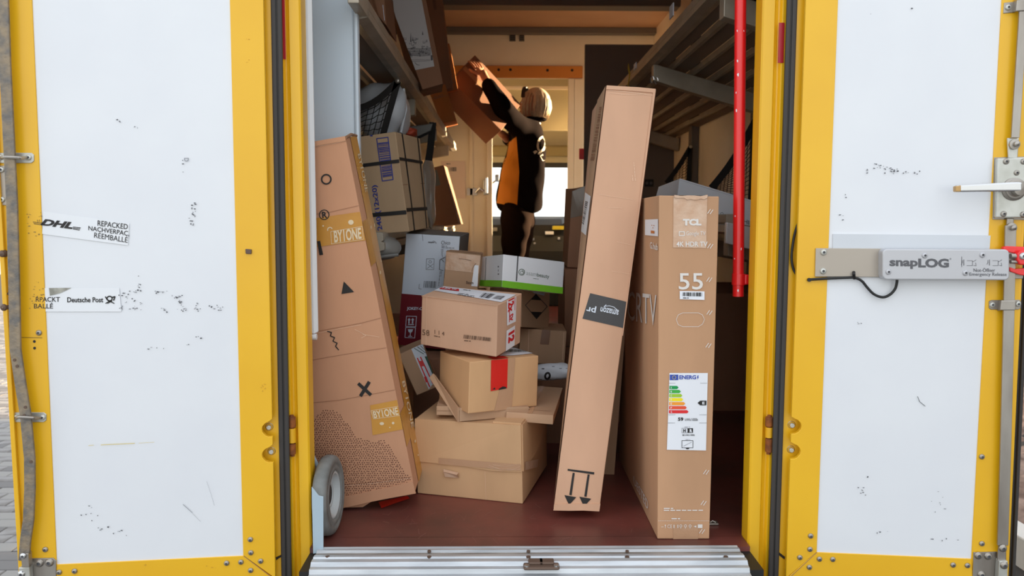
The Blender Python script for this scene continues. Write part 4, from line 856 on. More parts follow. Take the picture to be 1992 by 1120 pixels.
p.text('BY1ONE', [(786, 740), (805, 830), (799, 832), (780, 742)], 0, .02)
R = random.Random(5)
for x, y in ((720, 442), (727, 438), (738, 530), (775, 666), (806, 858), (812, 885), (740, 508)): p.polys([disc_px(x, y, R.uniform(.9, 1.8), R.uniform(1.4, 4), 8)])
p.done('tape_print', mat('tape_print_cream', (226, 206, 172), .5), c.o)
p = c.print('F', .0024)
def outline(pr, q, t, k=0):
    """hollow tape lettering: letters with a border band"""
    pr.text(t, q, k, .03); 
outline(p, [(649, 448), (702, 442), (704, 464), (651, 472)], 'BY1ONE')
outline(p, [(725, 799), (773, 791), (776, 806), (728, 813)], 'BY1ONE')
p.polys(stroke_px([(644, 450), (705, 440), (707, 465), (645, 474), (644, 450)], .8)+stroke_px([(722, 798), (776, 789), (779, 807), (727, 814), (722, 798)], .8))
p.polys([disc_px(683, 432, 5.5, 5, 9), disc_px(629, 439, 1.6), disc_px(743, 823, 4.5, 3.2, 8), disc_px(765, 822, 2.6, 2.6, 8), disc_px(758.5, 830.5, 1.2)]+ring_px(642, 446, 5.5, 5, 2, 9, 2.6, 0, 200))
p.done('tape_print', MATS['tape_print_cream'], c.o)
p = c.print('F', .0018)
p.polys(ring_px(635, 348.5, 10.5, 10.5, 3, 26))
p.polys(ring_px(631, 417.5, 10.2, 10.2, 1.8, 26)); p.text('R', [(626, 411.5), (636, 411.5), (637.5, 424), (627.5, 424)], 0, .03)
p.polys([[(608, 428), (616, 427), (616, 428.6), (608, 429.6)], [(617, 469), (623, 468), (629, 495), (622, 496)], [(604, 478), (607, 478), (609, 492), (605, 492)], [(669, 547), (689, 567.5), (664.5, 571.5)]])
p.polys(stroke_px([(637, 644), (645, 646), (643, 653), (651, 656), (648, 663), (656, 667), (653, 673), (659, 680)], 2.0))
for a_, b_ in (((698, 746), (721, 767)), ((702, 769), (718, 743))): p.polys(stroke_px([a_, b_], 6.4))
p.done('printed_symbols', INK, c.o)
# dotted hill pattern
top = [(560, 850), (600, 822), (613, 811), (632, 794), (650, 796), (664, 805), (679, 826), (690, 846), (707, 854), (729, 857), (746, 854), (761, 867), (771, 889), (782, 910), (799, 929), (812, 945)]
def topy(x):
    for (x0, y0), (x1, y1) in zip(top[:-1], top[1:]):
        if x0 <= x <= x1: return y0+(y1-y0)*(x-x0)/(x1-x0)
    return 1e9
L = []; R = random.Random(12); row = 0; y = 794
while y < 1003:
    x = 575+(row % 2)*2.3
    while x < 812:
        if y > topy(x)+1 and y < 983-(x-625)*.15: L.append(disc_px(x+R.uniform(-.8, .8), y+R.uniform(-.8, .8), 1.08, 1.08, 6))
        x += 4.7
    y += 4.2; row += 1
p = c.print('F', .0016); p.polys(L); p.done('dot_pattern', mat('ink_maroon', (78, 34, 30), .7), c.o)
p = c.print('F', .0014)
for q in ([(609, 417), (640, 413), (702, 399)], [(608, 646), (650, 638), (703, 628), (742, 618)], [(608, 783), (660, 778), (725, 766), (773, 757)], [(608, 700), (640, 694), (725, 680), (752, 676)], [(668, 942), (720, 938), (800, 927)]): p.polys(stroke_px(q, .9))
p.done('creases', mat('crease_dark', (158, 112, 84), .8), c.o)
p = c.print('F', .0015)
for q in ([(608, 649), (650, 641), (703, 631)], [(608, 286), (650, 279), (672, 274)], [(690, 640), (700, 645), (712, 652), (703, 657)], [(706, 650), (738, 655)], [(668, 944), (720, 940), (800, 929)]): p.polys(stroke_px(q, .8))
p.done('creases', mat('crease_light', (226, 190, 160), .6), c.o)
c.sheet('bottom_flap', 'F', [(.02, .985), (1.0, .965), (1.005, 1.0), (.02, 1.015)], C_BY, .004, base=.001, n=4, jag=.002)
c.sheet('top_flap', 'F', [(0, -.004), (1.0, -.004), (1.0, .008), (0, .012)], C_BY, .003, n=4, jag=.001)
M().sweep([v3(c.c['RFU']), v3(c.c['RFU']).lerp(v3(c.c['RBU']), .5)+Vector((0, 0, .006)), v3(c.c['RBU'])], .004).done('handle_hole_rim', EDGE, c.o)
p = Print(Plane((0, v3(c.c['RFD']).y+.02, 0), (1, 0, 0), (0, 0, 1), (0, -1, 0)), 0)
a, b = v3(c.c['LFD']), v3(c.c['RFD']); q0, q1 = a.lerp(b, .66)+Vector((0, .03, -.003)), a.lerp(b, .94)+Vector((0, .03, -.002))
fl0, fl1 = a.lerp(b, .0), a.lerp(b, .58)
M().prism([fl0, fl1, fl1.lerp(fl0, .25)+Vector((0, .012, -.022)), Vector((fl0.x+.03, fl0.y+.02, .002)), Vector((fl0.x, fl0.y+.02, .002))], [q_+Vector((0, -.003, 0)) for q_ in (fl0, fl1, fl1.lerp(fl0, .25)+Vector((0, .012, -.022)), Vector((fl0.x+.03, fl0.y+.02, .002)), Vector((fl0.x, fl0.y+.02, .002)))]).done('lower_flap', C_BY, c.o)
obj('red_tape', [at_z(*q_, .003) for q_ in ((736, 976), (792, 964), (797, 969), (770, 978), (742, 988))], [(0, 1, 2, 3, 4)], REDT, c.o, label='torn red tape under the lower edge')
# 2 television carton
c = Carton('tv_carton', 'upright flat-screen television carton with energy label, standing next to the red bar', 'carton', BX['tv'], C_TV, .0035, N=12)
c.strip('tape', 'F', .24, .80, 0, .145, TAPEP, .0012, seg=6)
c.strip('tape', 'F', .30, .78, .955, 1, TAPEC, .0010, seg=3)
c.strip('tape', 'U', .24, .80, .0, 1, TAPEP, .0012, seg=8)
c.sheet('torn_tape', 'F', [(.25, -.002), (.8, -.003), (.8, .006), (.52, .009), (.25, .006)], TAPEP, .004, n=5, jag=.003)
p = c.print('F', .0022)
p.text('TCL', [(1328, 425.5), (1364, 425.5), (1364, 438.5), (1328, 438.5)], 0, .06)
p.polys(stroke_px([(1321, 450.5), (1331, 450.5), (1331, 458), (1321, 458), (1321, 450.5)], 1.6)); p.text('Google TV', [(1334.5, 449.5), (1372, 449.5), (1372, 460), (1334.5, 460)], 0, .0)
p.text('4K HDR TV', [(1315.5, 469.5), (1376, 469.5), (1376, 479.5), (1315.5, 479.5)], 0, .02)
p.text('55', [(1320, 531), (1367, 531), (1367, 563), (1320, 563)], 0, .008)
for x, y in ((1380, 411), (1380, 478), (1378, 543), (1378.5, 607), (1376.5, 671), (1372, 917), (1367, 977), (1364, 1032)):
    p.polys(stroke_px([(x-4, y+4), (x+1.5, y-4)], 1.3)+stroke_px([(x+1, y+5), (x+6.5, y-3)], 1.3))
p.lines([(1291, 986), (1367, 986), (1367, 993.5), (1291, 993.5)], 2, words=9, th=.5); p.lines([(1306, 1006), (1352, 1006), (1352, 1009.5), (1306, 1009.5)], 1, words=6, th=.6)
for k in range(30): x = 1280.5+k*3.3; p.polys([[(x, 1011.5), (x+1.9, 1011.5), (x+1.9, 1012.4), (x, 1012.4)]])
for x, t_ in ((1286, '-!'), (1298, 'CE'), (1310, 'I I')): p.text(t_, [(x, 1019.5), (x+9, 1019.5), (x+9, 1026), (x, 1026)], 0, .0)
for x in (1324, 1333, 1342): p.polys(ring_px(x, 1022, 2.6, 3, 1, 8)+stroke_px([(x, 1024), (x, 1027)], 1))
p.polys([[(1357, 1019), (1366, 1019), (1366, 1026), (1357, 1026)], [(1349, 1023), (1354, 1021), (1354, 1025)]])
p.polys(stroke_px([(1328, 608), (1358, 608), (1366, 612), (1370, 621), (1366, 630), (1358, 635), (1328, 635), (1319, 631), (1315, 621), (1319, 612), (1328, 608)], .8))
p.done('carton_print', INKW, c.o)
p = c.print('F', .0020); p.quad([(1322, 565.5), (1370, 566.5), (1370, 583), (1322, 581.5)], 0, 3, 2); p.done('label', PAPER, c.o); p = c.print('F', .0020); p.quad([(1302, 725), (1376.5, 725), (1373, 875.5), (1297, 874)], 0, 6, 8); p.done('label', PAPER, c.o)
p = c.print('F', .0030); p.bars([(1327, 568), (1366, 568.5), (1366, 576), (1327, 575.5)], 30, 0, 3); p.lines([(1328, 577.5), (1364, 578), (1364, 580.5), (1328, 580)], 1, words=7, th=.6)
p.polys(stroke_px([(1301, 744.5), (1375, 744.5)], .5)+stroke_px([(1300, 806), (1374, 806)], .5)+stroke_px([(1299, 822), (1374, 822)], .5))
p.text('59', [(1318.5, 811), (1328.8, 811), (1328.8, 818), (1318.5, 818)], 0, .04); p.text('kWh/1000h', [(1332, 812.5), (1357, 812.5), (1357, 818), (1332, 818)])
p.polys([[(1337, 832), (1347.5, 832), (1347.5, 841), (1337, 841)]]); p.text('H', [(1328.5, 833.5), (1333.5, 833.5), (1333.5, 840), (1328.5, 840)], 0, .05); p.polys(stroke_px([(1326, 832), (1337, 832), (1337, 841.2), (1326, 841.2), (1326, 832)], .5))
p.text('88 kWh/1000h', [(1327, 843.8), (1351, 843.8), (1351, 847), (1327, 847)], 0, .01)
p.polys(stroke_px([(1326, 856), (1347.5, 856), (1347.5, 870), (1326, 870), (1326, 856)], .9)+stroke_px([(1329, 867), (1345, 859)], .5)+[[(1333, 870.5), (1341, 870.5), (1339, 872.6), (1335, 872.6)]]); p.lines([(1331, 829), (1346, 829), (1346, 830.8), (1331, 830.8)], 1, words=3); p.lines([(1333, 853.4), (1342, 853.4), (1342, 855), (1333, 855)], 1, words=2)
p.polys([[(1356.5, 783), (1361.5, 778.5), (1373.8, 778.5), (1373.4, 787.5), (1361.5, 787.5)]])
p.done('label_print', INK, c.o)
p = c.print('F', .0034); p.text('E', [(1365.5, 780.5), (1370, 780.5), (1370, 785.6), (1365.5, 785.6)], 0, .03); p.text('D', [(1334, 833.5), (1337, 833.5), (1337, 840), (1334, 840)], 0, .03); p.text('R', [(1341, 833.5), (1346, 833.5), (1346, 840), (1341, 840)], 0, .05)
cols = [((0, 150, 74), 1319.5), ((62, 172, 66), 1324), ((160, 200, 50), 1327), ((246, 224, 20), 1328.5), ((244, 156, 46), 1332.5), ((232, 82, 50), 1335.5), ((222, 40, 44), 1339)]
for k in range(7): p.text('ABCDEFG'[k], [(1304, 751.3+7.85*k), (1306.5, 751.3+7.85*k), (1306.5, 754.8+7.85*k), (1304, 754.8+7.85*k)], 0, .02)
p.done('label_print', PAPER, c.o)
ms_ = [mat('energy_%s' % n_, cc, .5) for n_, (cc, _) in zip(('dark_green', 'green', 'lime', 'yellow', 'orange', 'vermilion', 'red'), cols)]
p = c.print('F', .0030)
for k, (cc, x1_) in enumerate(cols):
    y_ = 749.8+7.85*k; x_ = 1301.8-.16*k; p.polys([[(x_, y_), (x1_-3, y_), (x1_, y_+3.1), (x1_-3, y_+6.2), (x_, y_+6.2)]], k)
p.done('energy_arrows', ms_, c.o)
p = c.print('F', .0030); p.polys([[(1302.5, 728), (1319, 728), (1319, 738.5), (1302.5, 738.5)]]); p.text('ENERG', [(1321, 729), (1353.5, 729), (1353.5, 737), (1321, 737)], 0, .03); p.polys([[(1356.5, 729.5), (1358.6, 729.5), (1357.6, 733), (1359, 733), (1356, 738), (1356.8, 734.4), (1355.4, 734.4)]]); p.done('label_print', ENB, c.o)
p = c.print('F', .0036); p.polys([disc_px(1310.8+3.4*cos(k*pi/6), 733.2+3.4*sin(k*pi/6), .6, .6, 5) for k in range(12)]); p.done('label_print', MATS['energy_yellow'], c.o)
p = c.print('L', .002); p.text('CRTV', [(1222, 566), (1278.5, 573), (1278.5, 634), (1222, 622)], 0, .0)
p.text('UESTED', [(1234, 925), (1262, 975), (1262, 993), (1234, 940)], 0, .0); p.text('G.hub', [(1266, 470), (1281.0, 474), (1281, 487), (1266, 483)], 0, .02)
p.done('carton_print', INKW, c.o)
p = c.print('L', .0018); p.quad([(1256, 427), (1281.5, 426), (1281.5, 459.5), (1256, 457)], 0, 2, 2); p.done('label', PAPER, c.o)
p = c.print('L', .0028); p.polys([[(1268, 448), (1275, 449), (1275, 454), (1268, 453.5)], disc_px(1270, 438, .9), disc_px(1274, 438.5, .9), disc_px(1272, 443, .9)]); p.done('label_print', C_ORG, c.o)
c.seam('U', (0, .5), (1, .5)); c.strip('tape', 'B', .24, .8, 0, .15, TAPEP, .0012, seg=3)
# 3 long narrow leaning carton
c = Carton('long_carton', 'very long narrow carton leaning right with black tape band and two down arrows', 'carton', BX['amazon'], C_AM, .003, N=12)
p = c.print('F', .0012); p.quad([(1148, 570), (1222.5, 587.5), (1216.5, 638.5), (1133, 619.5)], 0, 6, 3); p.done('tape', mat('tape_charcoal', (52, 50, 52), .3), c.o, label='black printed tape band')
p = c.print('F', .0020); p.text('amazon', [(1202.5, 612.5), (1167, 605), (1169, 596.5), (1204, 602.5)], 0, .02); p.text('pr', [(1158, 608.5), (1140, 604), (1142, 592), (1160.5, 596)], 0, .02)
p.polys(stroke_px([(1201, 603), (1194, 597), (1185, 594.5), (1176, 595.5)], 1.3)+stroke_px([(1179, 592.5), (1175, 596), (1178, 599.5)], 1.2)); p.done('tape_print', PAPERB, c.o)
p = c.print('F', .0014)
p.polys([[(1104.5, 911.5), (1156, 918), (1155.5, 922.5), (1104, 915)]])
for x, dx in ((1110, 0), (1139, 3)):
    p.polys([[(x+2.5+1.5, 919+dx), (x+7+1, 919.5+dx), (x+2, 963+dx), (x-2.5, 962+dx)], [(x-12, 962.5+dx), (x+11, 966.5+dx), (x-3, 982+dx)]])
p.done('arrow_print', INK, c.o)
p = c.print('F', .0012); p.polys(stroke_px([(1183, 176), (1230, 180), (1272, 186)], .9)+stroke_px([(1183, 181), (1215, 184), (1256, 183)], .7)+stroke_px([(1165, 378), (1190, 382), (1230, 388)], .7)+stroke_px([(1184, 404), (1210, 405)], .7)+stroke_px([(1200, 470), (1230, 477)], .7)+stroke_px([(1190, 527), (1228, 533)], .7)); p.lines([(1229, 352), (1226, 316), (1236, 316), (1239, 352)], 2, words=7, th=.3)
p.done('creases', MATS['crease_light'], c.o)
c.sheet('side_flap', 'F', [(.955, .0), (1.004, .0), (1.004, .58), (.985, .58)], C_AM, .0025, base=.001)
c.strip('flap_edge', 'R', 0, .06, 0, .57, C_DK, .003, seg=8)
c.strip('side_overlap', 'L', .45, 1.0, 0, .99, C_MID, .0025, seg=10)
c.sheet('bottom_flap', 'F', [(.0, .990), (1, .984), (1, 1.0), (0, 1.006)], C_AM, .003, base=.0, n=3, jag=.0015)
c.sheet('top_flap', 'F', [(0, 0), (1, -.003), (1, .006), (0, .008)], C_AM, .003, n=3, jag=.001)
p = c.print('L', .0042); p.quad([(1141, 374), (1152, 382), (1143, 458), (1133, 450)], 0, 3, 4); p.done('label', PAPER, c.o)
p = c.print('L', .0052); p.bars([(1142, 391), (1147, 393), (1139, 438), (1135, 434)], 26, 0, 5, True); p.done('label_print', INKG, c.o)
p = c.print('L', .0042); p.bars([(1169, 208), (1173, 208), (1158, 312), (1151, 312)], 40, 0, 6, True); p.done('side_print', C_DK, c.o)
# 4 big carton on the floor
c = Carton('big_carton', 'large taped carton on the red floor at the bottom of the tower', 'carton', BX['bigcarton'], C_BIG, .003, N=10)
c.sheet('lid', 'F', [(0, 0), (1, 0), (1, .585), (.75, .60), (.4, .565), (0, .56)], C_BIG, .005, n=3)
c.sheet('lid', 'R', [(0, .0), (.95, .02), (.95, .50), (.3, .56), (.0, .585)], C_BIG, .004, n=3)
c.seam('F', (.42, .03), (.42, .56), MATS['crease_light'], .0012); c.seam('F', (.24, .03), (.24, .56), MATS['crease_light'], .0012)
p = c.print('F', .0066); p.quad([(855, 889), (1014, 902), (1014, 914), (855, 901)], 0, 8, 2); p.done('tape', TAPEC, c.o)
p = c.print('R', .0058); p.quad([(1018, 898), (1044, 892), (1042, 908), (1018, 914)], 0, 3, 2); p.done('tape', TAPEP, c.o)
p = c.print('F', .0072); p.polys(stroke_px([(952, 903), (975, 911), (1000, 911), (1013, 905)], .9)+stroke_px([(950, 907), (975, 914), (1012, 911)], .7)+stroke_px([(960, 902), (985, 906), (1013, 900)], .7)); p.done('tape_wrinkle', TAPEP, c.o)
q = [c.F['F'].hit([p_], o_)[0] for p_, o_ in (((863.5, 911), .004), ((893, 918), .004), ((894, 928), .006), ((868, 925), .010))]
q2 = [c.F['F'].hit([p_], .014)[0] for p_ in ((866, 914), (892, 920))]
obj('tape_tab', [q[0], q[1], q2[1], q2[0], q[2], q[3]], [(0, 1, 2, 3), (3, 2, 4, 5)], TAPEP, c.o, label='folded shiny tape tab')
c.sheet('open_flap', 'U', [(.72, .30), (1, .30), (1, 1), (.74, 1)], C_BIG, .005, n=3, jag=.003)
c.seam('F', (.66, .62), (.66, .99), MATS['crease_light'], .0012)
# 5 carton with the red tape
c = Carton('medium_carton', 'carton with bright red tape over its upper edge, second of the tower', 'carton', BX['redtape'], C_RED, .003)
p = c.print('F', .0016); p.quad([(955, 700), (987.5, 697.5), (986, 754.5), (954, 760.5)], 0, 3, 5); p.done('red_tape', REDT, c.o, label='bright red tape')
p = c.print('F', .0012); p.quad([(987, 697), (1002, 695), (995, 796), (961, 799)], 0, 3, 5); p.done('tape', TAPEC, c.o)
c.strip('red_tape', 'U', .33, .55, .82, 1, REDT, .0016, seg=3, label='bright red tape')
p = c.print('F', .0024); p.polys([[(957, 757), (962, 753), (963, 757)], [(969, 756), (977, 751), (984, 752), (984, 755), (970, 758)]]); p.done('tape_print', INK, c.o)
c.seam('U', (0, .5), (1, .5))
p = c.print('U', .002); p.quad([(1008, 665), (1044, 687.5), (1000, 692), (972, 693)], 0, 4, 3); p.done('label', PAPER, c.o)
p = c.print('U', .003); p.polys([[(1000, 672), (1014, 672.5), (1018, 677), (994, 677)]]); p.bars([(985, 681), (1022, 681), (1026, 685.5), (981, 686.5)], 22, 0, 8); p.lines([(996, 673), (1014, 673), (1014, 677), (992, 677)], 2); p.done('label_print', INKG, c.o)
# 6 carton on top with the "12x" tape
c = Carton('top_carton', 'carton with white and red printed tape and shipping label, topmost of the tower', 'carton', BX['up12'], C_UP, .003)
p = c.print('R', .0016); p.quad([(985, 583), (1003.5, 574), (1002.5, 625), (985.5, 633)], 0, 3, 5); p.quad([(984.5, 643), (1001, 632.5), (1000, 671), (983, 683)], 0, 3, 4); p.done('white_tape', PAPER, c.o, label='white tape with red print')
p = c.print('R', .0026); p.text('12x', [(999, 577), (998, 604), (986.5, 608), (987.5, 583)], 0, .05); p.text('tv', [(998, 607), (997.5, 622), (990, 625), (990.5, 611)], 0, .03); p.text('12', [(999.5, 640), (999, 662), (987, 668), (988, 648)], 0, .06)
p.polys(stroke_px([(1000.5, 578), (1000, 603)], .8)+stroke_px([(990, 601), (989.5, 626)], 1.2)); p.done('tape_print', INKR, c.o)
p = c.print('U', .0016); p.quad([(862, 557), (942, 566.5), (1003, 574.5), (982, 585), (0, 0)][:4] if False else [(863, 557.5), (1004, 574), (975, 588.5), (844, 565.5)], 0, 6, 3); p.done('label', PAPER, c.o)
p = c.print('U', .0028); p.polys([[(860, 559.5), (893, 563.5), (893, 567.5), (857, 563.5)]]); p.polys([[(856, 561), (893, 565.6), (893, 567.8), (855, 563.2)]]); p.done('label_print', INKR, c.o)
p = c.print('U', .0040); p.text('12x tv', [(862, 560), (890, 563.5), (888, 566.3), (860, 562.8)], 0, .04); p.done('label_print', PAPER, c.o)
p = c.print('U', .0028); p.bars([(941, 571), (963, 573.5), (951, 582), (932, 579)], 12, 0, 3); p.bars([(967, 576), (984, 577.5), (974, 584.5), (957, 582)], 14, 0, 4); p.lines([(893, 571), (928, 575), (920, 580), (888, 575)], 3, words=4); p.lines([(902, 564), (928, 567), (926, 569), (900, 566)], 1, words=4); p.done('label_print', INKG, c.o)
p = c.print('F', .0018); p.bars([(903, 650.5), (956, 656.5), (955, 663.5), (902, 658)], 34, 0, 9); p.lines([(904, 660), (957, 665.5), (957, 669), (903, 664)], 1, words=9, th=.45)
p.text('58', [(822, 640), (836, 642), (836, 653), (822, 651)], 0, .0); p.text('1 1 4', [(846, 641), (865, 645), (865, 652.5), (846, 649)], 0, .0); p.lines([(845, 651), (866, 655), (866, 659), (845, 655)], 1, words=4, th=.4); p.done('carton_print', INKS, c.o)
p = c.print('F', .0014); p.polys(stroke_px([(831, 577), (830, 620), (829, 671)], 1.2)); p.done('creases', MATS['crease_light'], c.o)
c.sheet('top_flap', 'F', [(0, 0), (1, 0), (1, .012), (0, .012)], C_UP, .0025, n=4, jag=.001)
# 7 white and green box
c = Carton('white_box', 'white box with a green band and green emblem lying on the cartons', 'box', BX['asam'], mat('box_white', (240, 243, 248), .5), .001, N=4)
for f in ('F', 'L', 'R', 'B'): c.strip('green_band', f, .795, 1.0, 0, 1, GREENP, .0008, axis='h', seg=4)
p = c.print('F', .0014); p.polys([[(1006, 497.5), (1008.5, 497.8), (1005.5, 547), (1003, 546.5)]]); p.done('lid_slot', INKG, c.o)
p = c.print('F', .0014)
p.polys(ring_px(1014.5, 529, 6.2, 6.4, 1.3, 20)+ring_px(1015, 530, 3.6, 3.4, .9, 14)+ring_px(1018, 527, 2.6, 2.6, .8, 10)); p.text('beauty', [(1044.5, 530.5), (1068, 534), (1068, 543.5), (1044.5, 540)], 0, .01)
p.lines([(1037, 540.5), (1061, 543.5), (1061, 545), (1037, 542)], 1, words=5, th=.6); p.done('box_print', mat('print_grey_green', (112, 124, 112), .5), c.o)
p = c.print('F', .0014); p.text('asam', [(1023.5, 529), (1044, 532), (1044, 537.5), (1023.5, 534.5)], 0, -.005); p.done('box_print', mat('print_pale_grey', (172, 178, 176), .5), c.o)
p = c.print('L', .0014); p.polys([[(969, 517), (971, 517), (971, 520), (969, 520)], [(969.6, 524), (970.5, 524), (970.5, 528), (969.6, 528)], [(969, 532), (971.5, 532), (971.5, 534), (969, 534)]]); p.polys(stroke_px([(946, 501), (944.5, 545)], .7)); p.done('box_print', INKG, c.o)
# 8 carton with diamond
c = Carton('small_carton', 'carton with a black and clear diamond hazard mark under the white and green box', 'carton', BX['diamond'], C_MID, .002)
q = [(1042, 572), (1064, 596), (1043, 620), (1021.5, 593.5)]
p = c.print('F', .0014); p.polys(stroke_px(q+[q[0]], 1.2)); p.polys([[(1042, 572), (1053, 584), (1031.5, 582.5)], [(1043, 620), (1054.5, 607), (1031, 606)]]); p.done('diamond_mark', INK, c.o)
c.seam('U', (0, .5), (1, .5)); c.strip('tape', 'U', .4, .6, 0, 1, TAPEC, .0012, seg=3)
p = c.print('F', .0016); p.quad([(1030, 563.5), (1059.5, 569), (1058, 575), (1038, 570)], 0, 2, 1); p.done('label', PAPERB, c.o)
# 9 carton below it
c = Carton('small_carton', 'dim carton with dark brown tape right under the diamond-marked one', 'carton', BX['lowbox'], C_MID, .002)
p = c.print('F', .0014); p.quad([(1054.5, 640), (1071, 641), (1067.5, 670), (1050.5, 669)], 0, 2, 3); p.done('tape', TAPEB, c.o)
p = c.print('F', .0013); p.polys(stroke_px([(1029, 640), (1027.5, 690)], .8)+stroke_px([(1097, 646), (1094, 700)], .8)); p.done('creases', MATS['crease_light'], c.o)
c.seam('U', (.5, 0), (.5, 1)); 
# filler cartons that carry the upper ones, seen only in the gaps
def bx(x0, y0, z0, x1, y1, z1): return [(x0, y0, z0), (x1, y0, z0), (x0, y1, z0), (x1, y1, z0), (x0, y0, z1), (x1, y0, z1), (x0, y1, z1), (x1, y1, z1)]
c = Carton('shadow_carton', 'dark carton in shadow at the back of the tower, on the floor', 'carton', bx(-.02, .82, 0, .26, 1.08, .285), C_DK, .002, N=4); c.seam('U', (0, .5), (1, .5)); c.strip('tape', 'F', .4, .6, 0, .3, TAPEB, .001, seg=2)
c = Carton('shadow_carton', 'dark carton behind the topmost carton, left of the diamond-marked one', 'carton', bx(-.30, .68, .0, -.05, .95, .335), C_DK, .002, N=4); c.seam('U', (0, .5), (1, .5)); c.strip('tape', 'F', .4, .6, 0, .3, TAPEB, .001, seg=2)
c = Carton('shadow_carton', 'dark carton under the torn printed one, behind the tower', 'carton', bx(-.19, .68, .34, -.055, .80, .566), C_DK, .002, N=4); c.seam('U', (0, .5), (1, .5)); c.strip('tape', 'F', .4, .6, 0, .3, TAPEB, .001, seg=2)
# 10 white and wine coloured carton
cc = [list(v) for v in BX['chico']]
for i in range(4):      # stands on the dark carton behind the tower
    lo, hi_ = cc[i], cc[i+4]; k = (lo[2]-.0)/(hi_[2]-lo[2])
c = Carton('printed_carton', 'tall white carton with a wine-red lower half and handling symbols', 'carton', cc, PAPERB, .0015, N=6)
c.strip('wine_band', 'F', .535, 1, 0, 1, WINE, .0009, axis='h', seg=6); c.strip('wine_band', 'R', .535, 1, 0, 1, WINE, .0009, axis='h', seg=3); c.strip('wine_band', 'L', .535, 1, 0, 1, WINE, .0009, axis='h', seg=3)
obj('top_panel', [v3(p_)+Vector((0, 0, .001)) for p_ in c.F['U'].q], [(0, 1, 2, 3)], mat('carton_grey_top', (120, 112, 106), .8), c.o); c.strip('side_panel', 'R', 0, 1, 0, .53, MATS['carton_grey_top'], .0012, seg=3)
p = c.print('F', .0018); p.text('Chico', [(858.5, 468), (876, 468), (876, 475.5), (858.5, 475.5)], 0, .0); p.lines([(859, 477), (884, 478), (884, 484), (859, 483)], 2, words=5); p.text('easyplus', [(833, 469), (845.5, 469.5), (845.5, 473), (833, 472.5)], 0, .04); p.polys(ring_px(841, 473, 8, 5, .8, 8, 0, -80, 10))
p.lines([(863, 484), (863, 500), (858, 500), (858, 484)], 3, words=6); p.polys(stroke_px([(866, 500), (856, 505), (855, 524), (862, 526)], 1.2)+stroke_px([(858, 503), (864, 509)], 1)); p.lines([(860, 527), (857, 556), (852, 556), (855, 527)], 2, words=6)
p.polys(stroke_px([(830, 503), (845, 503), (844, 524), (829, 524), (830, 503)], .7)+ring_px(837, 509, 3, 3, .7, 8)+stroke_px([(831, 522), (843, 513)], .7)+stroke_px([(832, 513), (842, 521)], .7)); p.bars([(825, 546), (849, 547), (848, 560), (823.5, 559)], 18, 0, 4)
p.polys(stroke_px([(816, 552), (815, 561), (820, 562)], .8)+stroke_px([(822, 455), (823, 468)], .6)); p.done('carton_print', INKG, c.o)
p = c.print('F', .0022); p.text('JOKEY-C', [(792, 596.5), (822, 597), (821, 604.5), (791.5, 604)], 0, .03)
for q in ([(791, 614.5), (810.5, 615), (809, 635), (789.5, 634.5)], [(789.5, 636.5), (808.7, 637), (807, 657), (788, 656)]): p.polys(stroke_px(q+[q[0]], 1.1))
for x in (796, 803): p.polys([[(x-3, 622), (x+.2, 618), (x+3.2, 622)], [(x-1.2, 622), (x+1.4, 622), (x+1, 629), (x-1.6, 629)]])
p.polys([[(794, 630), (805.5, 630), (805.3, 631.5), (793.8, 631.5)], [(793.5, 640), (804, 640), (802, 645), (798.7, 647.5), (795, 645)], [(797.8, 647), (799.4, 647), (799, 653), (797.4, 653)], [(794.5, 653), (802, 653), (802, 654.4), (794.5, 654.4)]]); p.done('carton_print', PAPERB, c.o)
# 11 torn printed carton
c = Carton('torn_carton', 'brown carton with wrinkled shiny tape, left of the white and green box', 'carton', BX['bau'], C_MID, .002)
c.strip('tape', 'F', 0, .5, 0, 1, TAPEP, .0013, axis='h', seg=6)
p = c.print('F', .0016); p.quad([(923, 515), (931, 516), (929, 557), (917, 556)], 0, 2, 4); p.done('white_tape', PAPER, c.o)
p = c.print('F', .0022); p.text('Baum', [(907, 546), (921, 547), (921, 552.5), (907, 551.5)], 0, .03); p.polys(stroke_px([(893, 503), (905, 504), (917, 507)], .9)+stroke_px([(926, 512), (920, 520), (918, 528)], .9)+stroke_px([(868, 497), (866, 520), (864, 540)], .8)); p.done('carton_print', INKS, c.o)
c.sheet('torn_edge', 'U', [(0, .7), (1, .6), (1, 1), (0, 1)], C_IN, .003, n=5, jag=.006)
# 12 strapped carton 240 (12x20)
c = Carton('strapped_carton', 'grey-brown carton with two black straps and a blue barcode panel on the left shelf', 'carton', BX['b240'], C_240, .002)
p = c.print('F', .0014)
q = [(733, 269.5), (755, 267), (765, 349), (744, 352)]; p.polys(stroke_px(q+[q[0]], 1.8)); p.bars([(735.5, 278), (755.5, 276), (763, 342), (745, 345)], 40, 0, 6, True)
p.text('240 (12x20)', [(724, 361), (735, 359), (745, 447), (735, 450)][:4] if False else [(735, 449), (723, 361), (735, 359), (747, 446)], 0, .02)
p.polys([[(720, 262), (725, 261.5), (725.5, 265), (720.5, 265.5)]]); p.done('carton_print', INKB, c.o)
for v0, v1 in ((.255, .285), (.765, .80)):
    c.strip('packing_strap', 'F', v0+.02, v1+.025, 0, 1, WEBB, .002, axis='h', seg=8); c.strip('packing_strap', 'R', v0, v1, 0, 1, WEBB, .002, axis='h', seg=6)
for u in (.22, .86): c.strip('packing_strap', 'R', u, u+.05, 0, 1, WEBB, .0014, axis='v', seg=8)
c.seam('R', (0, .53), (1, .50), EDGE, .004)
